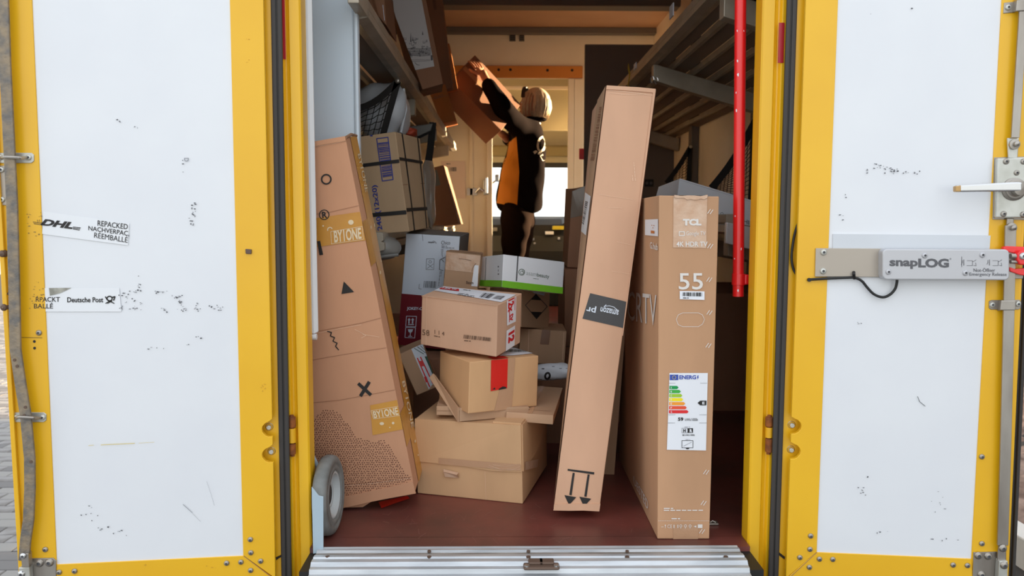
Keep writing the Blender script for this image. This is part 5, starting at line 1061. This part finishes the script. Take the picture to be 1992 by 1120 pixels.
# 13 dark carton, sunlit edge
c = Carton('dark_carton', 'dark brown carton with a sunlit edge leaning beside the bubble-wrapped parcel', 'carton', BX['darkc'], C_DK, .002)
p = c.print('F', .0014); p.quad([(840, 333), (850, 330), (857, 360), (847, 362)], 0, 2, 3); p.done('tape', PLGR, c.o)
c.seam('F', (0, .5), (1, .5), EDGE, .003)
# 14 carton with city drawing
c = Carton('city_carton', 'carton with a pale panel showing an old town drawing, on the upper left shelf', 'carton', BX['cityw'], C_DK, .001, N=6)
p = c.print('F', .0014); p.quad([(752, -28), (815, -28), (845, 129), (800, 138)], 0, 5, 8); p.done('pale_panel', mat('panel_pale_grey', (190, 186, 186), .6), c.o)
p = c.print('F', .0024); R = random.Random(21)
for k in range(46):
    x = R.uniform(770, 838); y = R.uniform(72, 108); w_ = R.uniform(1, 4); h = R.uniform(1, 5); p.polys(stroke_px([(x, y), (x, y+h), (x+w_, y+h), (x+w_, y)], .8))
for x, y0_, y1_ in ((768, 62, 76), (779, 64, 79), (782, 66, 80), (799, 62, 82), (803, 70, 80), (822, 60, 68)): p.polys([[(x, y0_), (x+1.6, y1_), (x-1.2, y1_)]])
for k in range(9): y = 96+k*1.8; p.polys(stroke_px([(786+k*1.2, y), (800, y-2+R.uniform(-1, 1)), (820, y-1), (838, y-3)], .8))
p.polys([[(784, 100), (796, 99), (800, 106), (790, 111)], [(838, 108), (841, 107), (842, 117), (838, 118)]])
for k in range(14): x = 796+k*3.0; p.polys([disc_px(x, 120-k*.14, 1.0, .9, 6)])
p.polys(stroke_px([(795, 117.5), (837, 116)], .6)+stroke_px([(807, 122), (811, 126), (816, 127)], 1)+stroke_px([(800, 129), (804, 128)], 1.5)); p.done('town_drawing', mat('ink_drawing', (84, 80, 84), .7), c.o)
# brown cartons further back on the upper left shelf
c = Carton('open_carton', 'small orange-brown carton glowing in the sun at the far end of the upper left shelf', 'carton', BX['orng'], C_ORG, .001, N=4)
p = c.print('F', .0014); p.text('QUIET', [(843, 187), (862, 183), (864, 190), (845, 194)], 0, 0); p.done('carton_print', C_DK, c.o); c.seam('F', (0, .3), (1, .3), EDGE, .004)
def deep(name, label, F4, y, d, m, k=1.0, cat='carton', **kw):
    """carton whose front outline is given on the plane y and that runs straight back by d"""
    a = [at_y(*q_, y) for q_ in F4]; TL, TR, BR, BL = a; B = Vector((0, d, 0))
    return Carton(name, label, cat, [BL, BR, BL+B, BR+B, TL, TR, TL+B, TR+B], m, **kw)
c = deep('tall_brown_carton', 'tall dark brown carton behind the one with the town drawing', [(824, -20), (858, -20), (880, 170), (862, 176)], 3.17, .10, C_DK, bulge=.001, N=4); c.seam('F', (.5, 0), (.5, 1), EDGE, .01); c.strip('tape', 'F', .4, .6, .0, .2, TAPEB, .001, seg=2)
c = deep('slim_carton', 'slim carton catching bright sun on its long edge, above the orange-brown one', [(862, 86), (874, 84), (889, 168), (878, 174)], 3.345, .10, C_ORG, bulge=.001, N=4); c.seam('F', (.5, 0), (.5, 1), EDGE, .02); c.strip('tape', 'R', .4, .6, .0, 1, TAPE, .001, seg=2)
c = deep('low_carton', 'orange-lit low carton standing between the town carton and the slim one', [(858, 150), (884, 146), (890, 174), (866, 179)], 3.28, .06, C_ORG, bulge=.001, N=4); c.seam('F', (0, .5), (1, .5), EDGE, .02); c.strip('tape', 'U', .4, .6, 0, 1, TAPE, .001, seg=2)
c = deep('shelf_parcel', 'brown wrapped parcel on the upper left shelf nearest the panel tinted pale blue by daylight', [(697, -40), (744, -40), (752, 50), (722, 16)], .95, .28, C_DK, bulge=.006, N=6); c.strip('tape', 'F', .3, .5, 0, 1, TAPEB, .001, seg=4); c.seam('F', (0, .4), (1, .4), EDGE, .006)
p = c.print('F', .002); p.polys(stroke_px([(745, 10), (748, 40)], 1)); p.done('crease', PAPERB, c.o)
# held carton
c = Carton('held_carton', 'carton held up high by the worker with both hands', 'carton', BX['held'], mat('cardboard_held', (150, 104, 76), .8, rgb2=(140, 94, 68), scale=4), .002, N=6)
c.strip('tape', 'F', .44, .56, 0, 1, TAPEC, .001, axis='h', seg=4); c.seam('F', (0, .5), (1, .5), EDGE, .002); c.seam('D', (0, .5), (1, .5), EDGE, .004)
HELD = c
# grey shoe carton
c = Carton('shoe_box', 'pale grey-blue box tilted on the lower right shelf behind the television carton', 'box', BX['hilf'], mat('box_pale_grey', (226, 232, 240), .5), .001, N=4)
p = c.print('F', .0014); p.text('HILFIGER', [(1446, 425), (1498, 442.5), (1498, 451), (1446, 434)], 0, -.005); p.polys(ring_px(1404, 416, 3, 3, .6, 10)); p.done('box_lettering', INK, c.o)
c.sheet('lid_edge', 'F', [(0, 0), (1, 0), (1, .06), (0, .06)], MATS['box_pale_grey'], .002)
# mailers under the red-tape carton
c = Carton('flat_mailer', 'flat brown mailer sticking out to the right on the big carton', 'mailer', BX['mailer'], C_MID, .001, N=4, bev=.0015); c.seam('U', (.1, .88), (.9, .88), EDGE, .003); c.strip('tape', 'U', .45, .55, 0, 1, TAPEC, .0008, seg=4)
c = Carton('flat_mailer', 'flat brown mailer directly under the red-taped carton, its flap bent up', 'mailer', BX['flatbox'], C_MID, .001, N=4, bev=.0015)
a = [at_y(893, 793, .228), at_y(893, 821, .228), at_y(844, 735, .335), at_y(834, 716, .335)]
pf = M().prism([a[1], a[0], at_y(845, 727, .34), at_y(838, 735, .34)], [q_+Vector((-.004, -.003, .002)) for q_ in (a[1], a[0], at_y(845, 727, .34), at_y(838, 735, .34))]); pf.done('bent_flap', C_MID, c.o)
c.strip('paper_strip', 'F', .02, .2, 0, 1, C_MID, .001, axis='h', seg=4)
c = deep('flat_mailer', 'small end of a flat mailer peeping out left of the bent flap', [(849, 790), (884, 790), (884, 808), (849, 807)], .262, .12, C_MID, bulge=.0005, N=3, bev=.0012); c.seam('F', (0, .5), (1, .5), EDGE, .03)
# leaning carton with striped label
c = Carton('leaning_carton', 'small carton tilted against the tower with a white label of red and green lettering', 'carton', BX['leaner'], C_MID, .002)
p = c.print('F', .0016); p.quad([(799, 676), (825, 668), (853, 732), (834, 757)], 0, 3, 5); p.done('label', PAPERB, c.o)
p = c.print('F', .0026); p.lines([(811, 694), (820, 694), (841, 752), (833, 756)], 2, 0, words=1); p.polys(stroke_px([(812, 696), (836, 752)], 2.4)+stroke_px([(818, 694), (842, 745)], 2.4)); p.done('label_print', INKR, c.o)
p = c.print('F', .0026); p.polys([[(826, 693), (832, 692), (851, 729), (844, 734)]]); p.polys(stroke_px([(806, 677), (824, 688)], 1.2)+stroke_px([(812, 674), (828, 686)], 1.2)+stroke_px([(818, 672), (826, 680)], 1)); p.done('label_print', mat('print_dark_green', (20, 72, 56), .5), c.o)
c = Carton('paper_bag', 'lilac crumpled bag end above the tilted carton with the striped label', 'bag', [at_y(786, 684, .60), at_y(812, 676, .60), at_y(786, 684, .66), at_y(812, 676, .66), at_y(792, 676, .60), at_y(820, 660, .60), at_y(792, 676, .66), at_y(820, 660, .66)], mat('bag_lilac', (176, 170, 206), .4), .003, N=4)
c.seam('F', (0, .5), (1, .5), PLGR, .02)
# cartons behind the long one
c = Carton('wrapped_carton', 'dark carton in clear wrap between the doorway and the long leaning carton', 'carton', BX['behindam'], C_DK, .002, N=4); c.strip('clear_wrap', 'F', 0, .35, 0, 1, mat('wrap_clear_grey', (124, 110, 98), .15), .002, axis='h', seg=4); c.seam('F', (.5, .3), (.5, 1), EDGE, .01)
p = c.print('F', .004); p.quad([(1140, 362), (1145, 362), (1142, 402), (1138, 402)], 0, 1, 2); p.done('label', PAPER, c.o)
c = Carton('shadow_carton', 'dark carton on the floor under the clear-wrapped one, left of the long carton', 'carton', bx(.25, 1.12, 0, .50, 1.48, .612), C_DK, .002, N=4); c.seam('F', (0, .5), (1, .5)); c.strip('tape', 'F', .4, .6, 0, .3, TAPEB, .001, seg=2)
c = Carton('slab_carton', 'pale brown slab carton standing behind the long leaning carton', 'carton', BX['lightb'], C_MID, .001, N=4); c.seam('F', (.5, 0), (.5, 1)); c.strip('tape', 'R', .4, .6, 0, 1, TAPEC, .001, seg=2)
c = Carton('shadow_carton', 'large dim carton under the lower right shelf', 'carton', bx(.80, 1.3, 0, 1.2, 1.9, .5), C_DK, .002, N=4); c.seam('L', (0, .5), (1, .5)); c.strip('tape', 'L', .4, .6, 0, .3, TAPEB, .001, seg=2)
# ------------------------------------------------------------------ trolley wheel with its plate
wy = .0; wc = at_y(641, 974, wy); RR = .101
tr = thing('hand_trolley', 'folded trolley with a grey tyre and pale blue plate by the left post', 'trolley', (wc.x, wy, 0))
ax_ = Vector((.998, -.055, .03)).normalized()
c0_ = Vector((wc.x, wy, RR+.001))
M().lathe(c0_-ax_*.016, ax_, [(RR*.60, -.006), (RR*.88, -.004), (RR*.96, 0), (RR, .008), (RR, .020), (RR*.97, .028), (RR*.90, .032), (RR*.80, .033), (RR*.78, .030), (RR*.70, .033), (RR*.62, .033), (RR*.60, .028)], 64).done('tyre', TYRE, tr, smooth=True)
M().lathe(c0_-ax_*.016, ax_, [(RR*.60, -.004), (RR*.60, .029), (RR*.52, .030), (RR*.50, .014), (RR*.34, .010), (RR*.32, .018), (RR*.26, .018), (RR*.26, -.008)], 40).done('wheel_rim', HUB, tr, smooth=True)
M().cyl(c0_-ax_*.03, c0_+ax_*.0, RR*.25, n=20).done('axle', BLK, tr)
a = [at_y(*q_, -.106) for q_ in ((606, 947), (610, 951), (614, 956), (620, 964), (629, 966), (629, 1072), (616, 1076), (609, 1077))]
M().prism([q_+Vector((0, .004, 0)) for q_ in a], a).done('foot_plate', BLUEW, tr, bevel=.001)
M().cyl(c0_-ax_*.01+Vector((0, .04, 0)), c0_+Vector((-.06, .05, .10)), .006, n=14).done('frame_tube', BLUEW, tr)
# small wheel track latch right of the tv carton
o = thing('floor_fitting', 'small steel floor fitting right of the television carton', 'fitting', at_z(1386, 1018, .001))
p = at_z(1386, 1018, .002); M().box((p.x-.012, p.y-.01, .001), (p.x+.014, p.y+.012, .006)).done('fitting_plate', STL, o, bevel=.001); M().sweep([p+Vector((-.006, 0, .004)), p+Vector((0, 0, .008)), p+Vector((.008, -.002, .004))], .002).done('fitting_loop', STL, o)
# scratches on the floor
fp = Plane((0, 0, .0), (1, 0, 0), (0, 1, 0), (0, 0, 1)); R = random.Random(31); L = []
for _ in range(60):
    x = R.uniform(690, 1260); y = R.uniform(985, 1058); dx = R.uniform(-16, 16); dy = R.uniform(-12, 12)
    if dy+y < 1062: L += stroke_px([(x, y), (x+dx*.6, y+dy*.5), (x+dx, y+dy)], R.uniform(.3, .7))
p = Print(fp, .0006); p.polys(L); o = p.done('floor_scratches', mat('scratch_pale', (142, 100, 90), .5), None); o['kind'] = 'structure'; o.name = 'floor_scratch_marks'
# ------------------------------------------------------------------ the worker
def skin_mesh(pts, edges, root=0, sub=2, smooth=True):
    """pts: (x,y,z,rx,ry)"""
    me = bpy.data.meshes.new('body'); me.from_pydata([p[:3] for p in pts], edges, []); o = bpy.data.objects.new('body', me); COL.objects.link(o)
    s = o.modifiers.new('skin', 'SKIN'); s.use_smooth_shade = True; s.branch_smoothing = .4
    for i, p in enumerate(pts):
        v = me.skin_vertices[0].data[i]; v.radius = (p[3], p[4] if len(p) > 4 else p[3]); v.use_root = (i == root)
    u = o.modifiers.new('sub', 'SUBSURF'); u.levels = sub; u.render_levels = sub
    bpy.context.view_layer.update(); m2 = bpy.data.meshes.new_from_object(o.evaluated_get(bpy.context.evaluated_depsgraph_get()))
    V = [v.co.copy() for v in m2.vertices]; Fc = [tuple(p.vertices) for p in m2.polygons]
    bpy.data.objects.remove(o); return V, Fc
PX = lambda x, y, Y: tuple(at_y(x, y, Y))
wk = thing('person', 'worker in black and orange jacket seen from behind, lifting a carton overhead', 'person', (.13, 4.1, 0))
hc = Vector(at_y(1040, 204, 4.07)); FD = Vector((-.93, .22, .10)).normalized()      # head centre and facing
# head
def head(c, r=.103):
    bm = bmesh.new(); bmesh.ops.create_uvsphere(bm, u_segments=40, v_segments=28, radius=1)
    X = FD; Y = Vector((0, 0, 1)).cross(X).normalized(); Z = X.cross(Y).normalized(); V = []
    for v in bm.verts:
        x, y, z = v.co; k = Vector((x*1.02, y*.80, z*1.14))
        if z < 0: k.x += .10*(-z); k.y *= 1-.28*(-z)**1.5          # jaw
        if x > .6 and z < -.1: k.x += .03
        g = lambda a, b, s_: math.exp(-((y-a)**2+(z-b)**2)/s_)
        if x > 0:
            k.x += .24*g(0, -.14, .012)+.12*g(0, .04, .012)          # nose
            k.x -= .07*g(.3, .06, .02)+.07*g(-.3, .06, .02)          # eye sockets
            k.x += .05*g(0, -.50, .02)+.05*g(0, -.80, .03)           # lips, chin
        V.append(c+(X*k.x+Y*k.y+Z*k.z)*r)
    Fc = [tuple(v.index for v in f.verts) for f in bm.faces]; bm.free(); return V, Fc, X, Y, Z
HV, HF, HX_, HY_, HZ_ = head(hc)
# one continuous body: pelvis, trunk, neck, arms, legs
HB = lambda x, y, o_: tuple(HELD.F['F'].hit([(x, y)], o_)[0])
J = dict(pel=(.13, 4.10, .88, .11, .09), wai=(.14, 4.09, 1.05, .13, .10), che=(.19, 4.08, 1.32, .15, .11), uch=(.225, 4.08, 1.45, .12, .09), nec=(.245, 4.08, 1.54, .055), nek=(hc.x+.02, 4.08, hc.z-.05, .052),
         ls=PX(1014, 252, 3.95)+(.062,), le=HB(957, 214, .085)+(.046,), lw=HB(937, 156, .036)+(.028,), lh=HB(932, 142, .03)+(.030,),
         rs=PX(1018, 256, 4.22)+(.06,), re=PX(992, 275, 4.28)+(.044,), rw=PX(979, 262, 4.03)+(.03,), rh=PX(972, 258, 3.98)+(.03,),
         lk=(.085, 3.98, .50, .055), la=(.11, 3.98, .10, .036), lf=(.02, 3.97, .04, .034), lt=(-.07, 3.97, .03, .026), lhp=(.13, 4.0, .80, .09),
         rk=(.12, 4.19, .50, .055), ra=(.16, 4.2, .10, .036), rf=(.07, 4.2, .04, .034), rt=(-.02, 4.2, .03, .026), rhp=(.14, 4.18, .80, .09))
K = list(J); I = {k: i for i, k in enumerate(K)}
E_ = [('pel', 'wai'), ('wai', 'che'), ('che', 'uch'), ('uch', 'nec'), ('nec', 'nek'), ('uch', 'ls'), ('ls', 'le'), ('le', 'lw'), ('lw', 'lh'), ('uch', 'rs'), ('rs', 're'), ('re', 'rw'), ('rw', 'rh'), ('pel', 'lhp'), ('lhp', 'lk'), ('lk', 'la'), ('la', 'lf'), ('lf', 'lt'), ('pel', 'rhp'), ('rhp', 'rk'), ('rk', 'ra'), ('ra', 'rf'), ('rf', 'rt')]
V, Fc = skin_mesh([J[k] for k in K], [(I[a], I[b]) for a, b in E_])
n0 = len(V); V = V+HV; Fc = Fc+[tuple(i+n0 for i in f) for f in HF]
# hands: palm and five fingers each, rooted inside the palm
def hand(wr, dr, up, sc=1.0, side=1):
    wr = v3(wr); d = v3(dr).normalized(); n = v3(up).normalized(); s_ = d.cross(n).normalized()*side; n = s_.cross(d).normalized()*side
    P = []; Eg = []
    P.append(tuple(wr)+(.024*sc, .018*sc)); P.append(tuple(wr+d*.045*sc)+(.034*sc, .016*sc)); P.append(tuple(wr+d*.075*sc)+(.034*sc, .014*sc)); Eg += [(0, 1), (1, 2)]
    out = [skin_mesh(P, Eg, 0, 2)]
    for k, (off, L) in enumerate(((-.030, .062), (-.010, .074), (.010, .070), (.029, .056))):
        b = wr+d*.060*sc+s_*off*sc; q = [b, b+d*.03*sc+s_*off*.1, b+d*(.03+L*.45)*sc+s_*off*.2-n*.006*sc, b+d*(.03+L*.8)*sc+s_*off*.25-n*.018*sc]
        out.append(skin_mesh([tuple(p)+(.0092*sc-.0008*j,) for j, p in enumerate(q)], [(0, 1), (1, 2), (2, 3)], 0, 1))
    b = wr+d*.022*sc-s_*.018*sc; q = [b, b-s_*.028*sc+d*.016*sc-n*.006*sc, b-s_*.044*sc+d*.038*sc-n*.012*sc, b-s_*.046*sc+d*.058*sc-n*.018*sc]
    out.append(skin_mesh([tuple(p)+(.0115*sc-.001*j,) for j, p in enumerate(q)], [(0, 1), (1, 2), (2, 3)], 0, 1))
    return out
bn = v3(HELD.F['F'].n)
lw = v3(J['lw'][:3]); tip = HELD.F['F'].hit([(922, 122)], .012)[0]; wr_ = HELD.F['F'].hit([(936, 154)], .030)[0]
lw = wr_
for A, B in hand(wr_, tip-wr_, bn, 1.12, 1):
    n0 = len(V); V = V+A; Fc = Fc+[tuple(i+n0 for i in f) for f in B]
rw = v3(J['rw'][:3])
for A, B in hand(rw, Vector((-.6, -.35, .55)), Vector((.3, .2, .8)), 1.05, -1):
    n0 = len(V); V = V+A; Fc = Fc+[tuple(i+n0 for i in f) for f in B]
obj('body', V, Fc, SKIN, wk, smooth=True)
# face details: ear, eye, brow, mouth on the visible (left) side
ear = hc-HY_*0+HX_*-.012+HZ_*-.005
for sgn in (1, -1):
    c_ = hc+HY_*sgn*.082+HX_*-.012-HZ_*.01
    M().lathe(c_, HY_*sgn, [(.006, .012), (.016, .012), (.022, .008), (.022, 0), (.012, -.01)], 16).done('ear', SKIN, wk, smooth=True)
    e = hc+HX_*.089+HY_*sgn*.033+HZ_*.006
    M().lathe(e, HX_, [(.0001, .010), (.006, .008), (.010, .0), (.010, -.004)], 12).done('eye', PAPER, wk, smooth=True)
    M().lathe(e+HX_*.006, HX_, [(.0001, .006), (.004, .005), (.005, .0)], 10).done('iris', INK, wk, smooth=True)
    M().sweep([e+HZ_*.020-HX_*.002-HY_*.014, e+HZ_*.024+HX_*.002, e+HZ_*.018-HX_*.004+HY_*.014], .003, 6).done('eyebrow', HAIR, wk)
M().sweep([hc+HX_*.098-HZ_*.058-HY_*.022, hc+HX_*.108-HZ_*.058, hc+HX_*.098-HZ_*.058+HY_*.022], .005, 8).done('lips', mat('lips', (176, 104, 92), .5), wk, smooth=True)
# hair: bob shell with a rolled lower edge
bm = bmesh.new(); bmesh.ops.create_uvsphere(bm, u_segments=48, v_segments=32, radius=1); HVV = []; keep = set()
for v in bm.verts:
    x, y, z = v.co; k = Vector((x*1.08-.08, y*.99, z*1.20+.02))
    if z < -.1: k.x *= 1+.05*(-z); k.y *= 1.02
    w_ = .018*sin(14*math.atan2(y, x)+6*z)+.012*sin(31*math.atan2(y, x)+3*z)
    HVV.append(hc+(HX_*k.x+HY_*k.y+HZ_*k.z)*.106*(1+w_*(.3 if z > .7 else 1)))
    face_ = x > .12 and z < .52 ; low = z < -.80
    if not (face_ or low): keep.add(v.index)
Fh = [tuple(v.index for v in f.verts) for f in bm.faces if all(v.index in keep for v in f.verts)]; bm.free()
hr_ = obj('hair', HVV, Fh, HAIR, wk, smooth=True); so_ = hr_.modifiers.new('thick', 'SOLIDIFY'); so_.thickness = .012; so_.offset = -1
R = random.Random(9); me = M()
for k in range(60):
    a = R.uniform(.9, 2*pi-.9); 
    P = [hc+(HX_*cos(a)*1.10*q+HY_*sin(a)*1.0*q+HZ_*z)*.107 for z, q in ((.72, .76), (.35, 1.0), (-.1, 1.08), (-.5, 1.02), (-.86, .90+R.uniform(-.06, .08)))]
    me.sweep(P, lambda i: (.0035, .005, .005, .004, .001)[i], 5)
me.done('hair_strands', HAIR, wk, smooth=True)
M().sweep([hc+(HX_*(.66+.10*cos(a))+HY_*.95*sin(a)*1.02+HZ_*(1.08*cos(a)+.05))*.108 for a in [(-1.3+2.6*i/12) for i in range(13)]], 0, prof=(.014, .007), nrm=(0, 0, 1)).done('hair_band', HAIRD, wk, bevel=.004)
# jacket
JJ = dict(hem=(.135, 4.10, .83, .20, .165), wai=(.135, 4.09, .96, .195, .16), mid=(.160, 4.085, 1.15, .185, .155), che=(.195, 4.08, 1.32, .185, .155), uch=(.225, 4.08, 1.455, .14, .13), nec=(.247, 4.08, 1.535, .075), col=(.252, 4.08, 1.575, .070),
          ls=PX(1014, 250, 3.94)+(.094,), lm=tuple(v3(PX(984, 236, 3.9)).lerp(v3(HB(984, 236, .09)), .5))+(.082,), le=HB(957, 212, .085)+(.068,), lf=HB(945, 183, .062)+(.060,), lw=HB(938, 160, .038)+(.046,),
          rs=PX(1018, 256, 4.22)+(.085,), re=PX(996, 276, 4.28)+(.06,), rf=PX(985, 268, 4.15)+(.05,))
K = list(JJ); I = {k: i for i, k in enumerate(K)}
E_ = [('hem', 'wai'), ('wai', 'mid'), ('mid', 'che'), ('che', 'uch'), ('uch', 'nec'), ('nec', 'col'), ('uch', 'ls'), ('ls', 'lm'), ('lm', 'le'), ('le', 'lf'), ('lf', 'lw'), ('uch', 'rs'), ('rs', 're'), ('re', 'rf')]
V, Fc = skin_mesh([JJ[k] for k in K], [(I[a], I[b]) for a, b in E_], sub=3)
# cloth folds
R = random.Random(2)
for v in V:
    v.y += .004*sin(v.z*34+v.x*26)+.002*sin(v.x*60-v.z*25); v.x += .003*sin(v.z*30+v.y*20)
poly = [(1004.6, 265.5), (988.5, 277.6), (980, 310), (967, 394), (1007, 401), (1014, 340.5), (1007, 305.7)]
def inside(x, y, P):
    r = False
    for i in range(len(P)):
        (x0, y0), (x1, y1) = P[i-1], P[i]
        if (y0 > y) != (y1 > y) and x < (x1-x0)*(y-y0)/(y1-y0)+x0: r = not r
    return r
mi = []
for f in Fc:
    c_ = sum((V[i] for i in f), Vector())/len(f); x, y = px_of(c_); mi.append(0)
jk = obj('jacket', V, Fc, [JACK, ORNG], wk, smooth=True, mi=mi, label='black work jacket with an orange side panel')
ms = MeshSurf(V, Fc)
p = Print(ms, .005); p.quad([(988.5, 277.6), (1004.6, 265.5), (1010, 335), (975, 335)], 0, 8, 12); p.quad([(975, 335), (1010, 335), (1006, 402), (966, 395)], 0, 8, 12); p.done('side_panel', ORNG, jk, label='orange side panel')
p = Print(ms, .005)
p.polys(ring_px(1054, 280, 9.5, 16, 4.2, 22, .22)+[[(1046, 299), (1051, 293), (1055, 296), (1050, 302)], [(1037, 295), (1043, 292), (1046, 295), (1040, 300)], [(1051, 303), (1056, 299), (1060, 312), (1056, 313)]]+stroke_px([(1058, 292), (1062, 283)], 3)); p.done('jacket_emblem', CREAM, jk, label='cream post horn emblem')
pr = M(); pr.sweep([hc*0+Vector((.252, 4.08, 1.555))+Vector((cos(a)*.076, sin(a)*.07, .0)) for a in [i*pi/9 for i in range(19)]], .014, 8); pr.done('jacket_collar', JACK, wk, smooth=True)
# trousers and shoes
T = dict(top=(.135, 4.10, 1.0, .165, .14), pel=(.13, 4.10, .88, .175, .15), lh=(.115, 4.01, .78, .135), lm=(.10, 3.99, .66, .112), lk=(.085, 3.98, .50, .082), lc=(.10, 3.98, .30, .072), la=(.115, 3.98, .10, .060), rh=(.15, 4.18, .78, .128), rm=(.145, 4.19, .66, .11), rk=(.13, 4.19, .50, .080), rc=(.15, 4.2, .30, .070), ra=(.165, 4.2, .10, .060))
K = list(T); I = {k: i for i, k in enumerate(K)}
V, Fc = skin_mesh([T[k] for k in K], [(I[a], I[b]) for a, b in (('top', 'pel'), ('pel', 'lh'), ('lh', 'lm'), ('lm', 'lk'), ('lk', 'lc'), ('lc', 'la'), ('pel', 'rh'), ('rh', 'rm'), ('rm', 'rk'), ('rk', 'rc'), ('rc', 'ra'))], sub=3)
for v in V: v.y += .004*sin(v.z*50+v.x*40); v.x += .004*sin(v.z*44-v.y*20)
obj('trousers', V, Fc, TROU, wk, smooth=True)
for x, y in ((.11, 3.98), (.16, 4.2)):
    V, Fc = skin_mesh([(x+.02, y, .05, .045, .045), (x-.05, y, .045, .044, .042), (x-.13, y, .036, .040, .034), (x-.175, y, .032, .028, .028)], [(0, 1), (1, 2), (2, 3)], 0, 2)
    sh = obj('shoe', V, Fc, SHOE, wk, smooth=True)
    M().box((x-.21, y-.042, .001), (x+.075, y+.042, .014)).done('shoe_sole', INK, sh, bevel=.01)
# ------------------------------------------------------------------ outside ground
GZ = -.75
gm = M(); gm.box((-14, -1.45, GZ-.1), (14, 24, GZ-.012)); o = gm.done('ground', SAND); o['kind'] = 'structure'
o = M().box((-14, -14, GZ-.1), (14, -1.452, GZ)).done('ground_apron', ASPH); o['kind'] = 'structure'
pv = None; n = 0; R = random.Random(8)
paving = thing('pavement', '', '', (-3.5, 3, GZ-.012), kind='structure')
me_p = []
for k in range(3):
    q = M(); q.box((-.098, -.048, 0), (.098, .048, .012)); bm = bmesh.new(); t_ = bpy.data.meshes.new('paver'); t_.from_pydata([tuple(v) for v in q.v], [], q.f); t_.materials.append([PAVE, mat('paver_dark', (112, 110, 110), .85, bump=.3), mat('paver_light', (142, 140, 138), .85, bump=.3)][k])
    for e in (0,): bm.from_mesh(t_); bmesh.ops.bevel(bm, geom=[e_ for e_ in bm.edges if all(v.co.z > .01 for v in e_.verts)], offset=.004, segments=1, affect='EDGES'); bm.to_mesh(t_); bm.free()
    me_p.append(t_)
cells = []
for j in range(0, 170):
    for i in range(-60, 1):
        y = -1.4+j*.1; x = -1.5+i*.2+(j % 2)*.1
        a, b = px_of((x, y, GZ)); d = y+2
        if 1.2 < d and -70 < a < 75 and 460 < b < 1190: cells.append((d, x, y))
cells.sort()
for d, x, y in cells[:300]:
    o = bpy.data.objects.new('paver', me_p[R.randrange(3)]); COL.objects.link(o); o.parent = paving; o.location = (x+3.5, y-3, R.uniform(-.001, .001)); o.rotation_euler = (R.uniform(-.01, .01), R.uniform(-.01, .01), 0); ORG[o.name] = Vector((0, 0, 0))
mm = M()
done_ = {(round(x, 3), round(y, 3)) for _, x, y in cells[:300]}
for j in range(-10, 170):
    for i in range(-36, 3):
        y = -1.4+j*.1; x = -1.5+i*.2+(j % 2)*.1
        if (round(x, 3), round(y, 3)) in done_ or x > 2.0: continue
        mm.box((x-.096, y-.046, GZ-.012), (x+.096, y+.046, GZ+R.uniform(-.001, .001)))
o = mm.done('paver_field', PAVE, paving); o['kind'] = 'stuff'
# right side: pale kerb stones with brown gravel bed
for k, wd in enumerate(('nearest', 'middle', 'farthest')):
    y = 1.2+k*.5; o = M().box((2.35, y, GZ-.02), (2.47, y+.49, GZ+.13)).done('kerb_stone', KERB, bevel=.008)
    tag(o, '%s of three pale kerb stones beyond the edge of the right door' % wd, 'kerb', 'kerb stones beside the truck')
o = M().box((6.0, -9, GZ-.1), (6.3, 6.6, 3.4)).done('wall_sun_block', mat('render_grey', (170, 166, 160), .9)); o['kind'] = 'structure'  # unseen wall added to keep the low sun off the ground beside the truck
bed = M(); R = random.Random(6); n = 60; xs = np.linspace(2.47, 5.9, 36); ys = np.linspace(.9, 7.9, 70); V = [(x, y, GZ+.06+.05*R.random()+.10*sin(x*2+y)) for y in ys for x in xs]
Fc = [(j*36+i, j*36+i+1, (j+1)*36+i+1, (j+1)*36+i) for j in range(69) for i in range(35)]
o = obj('gravel_bed', V, Fc, MULCH, None); tag(o, 'brown gravel bed beyond the pale kerb', 'gravel', kind='stuff')
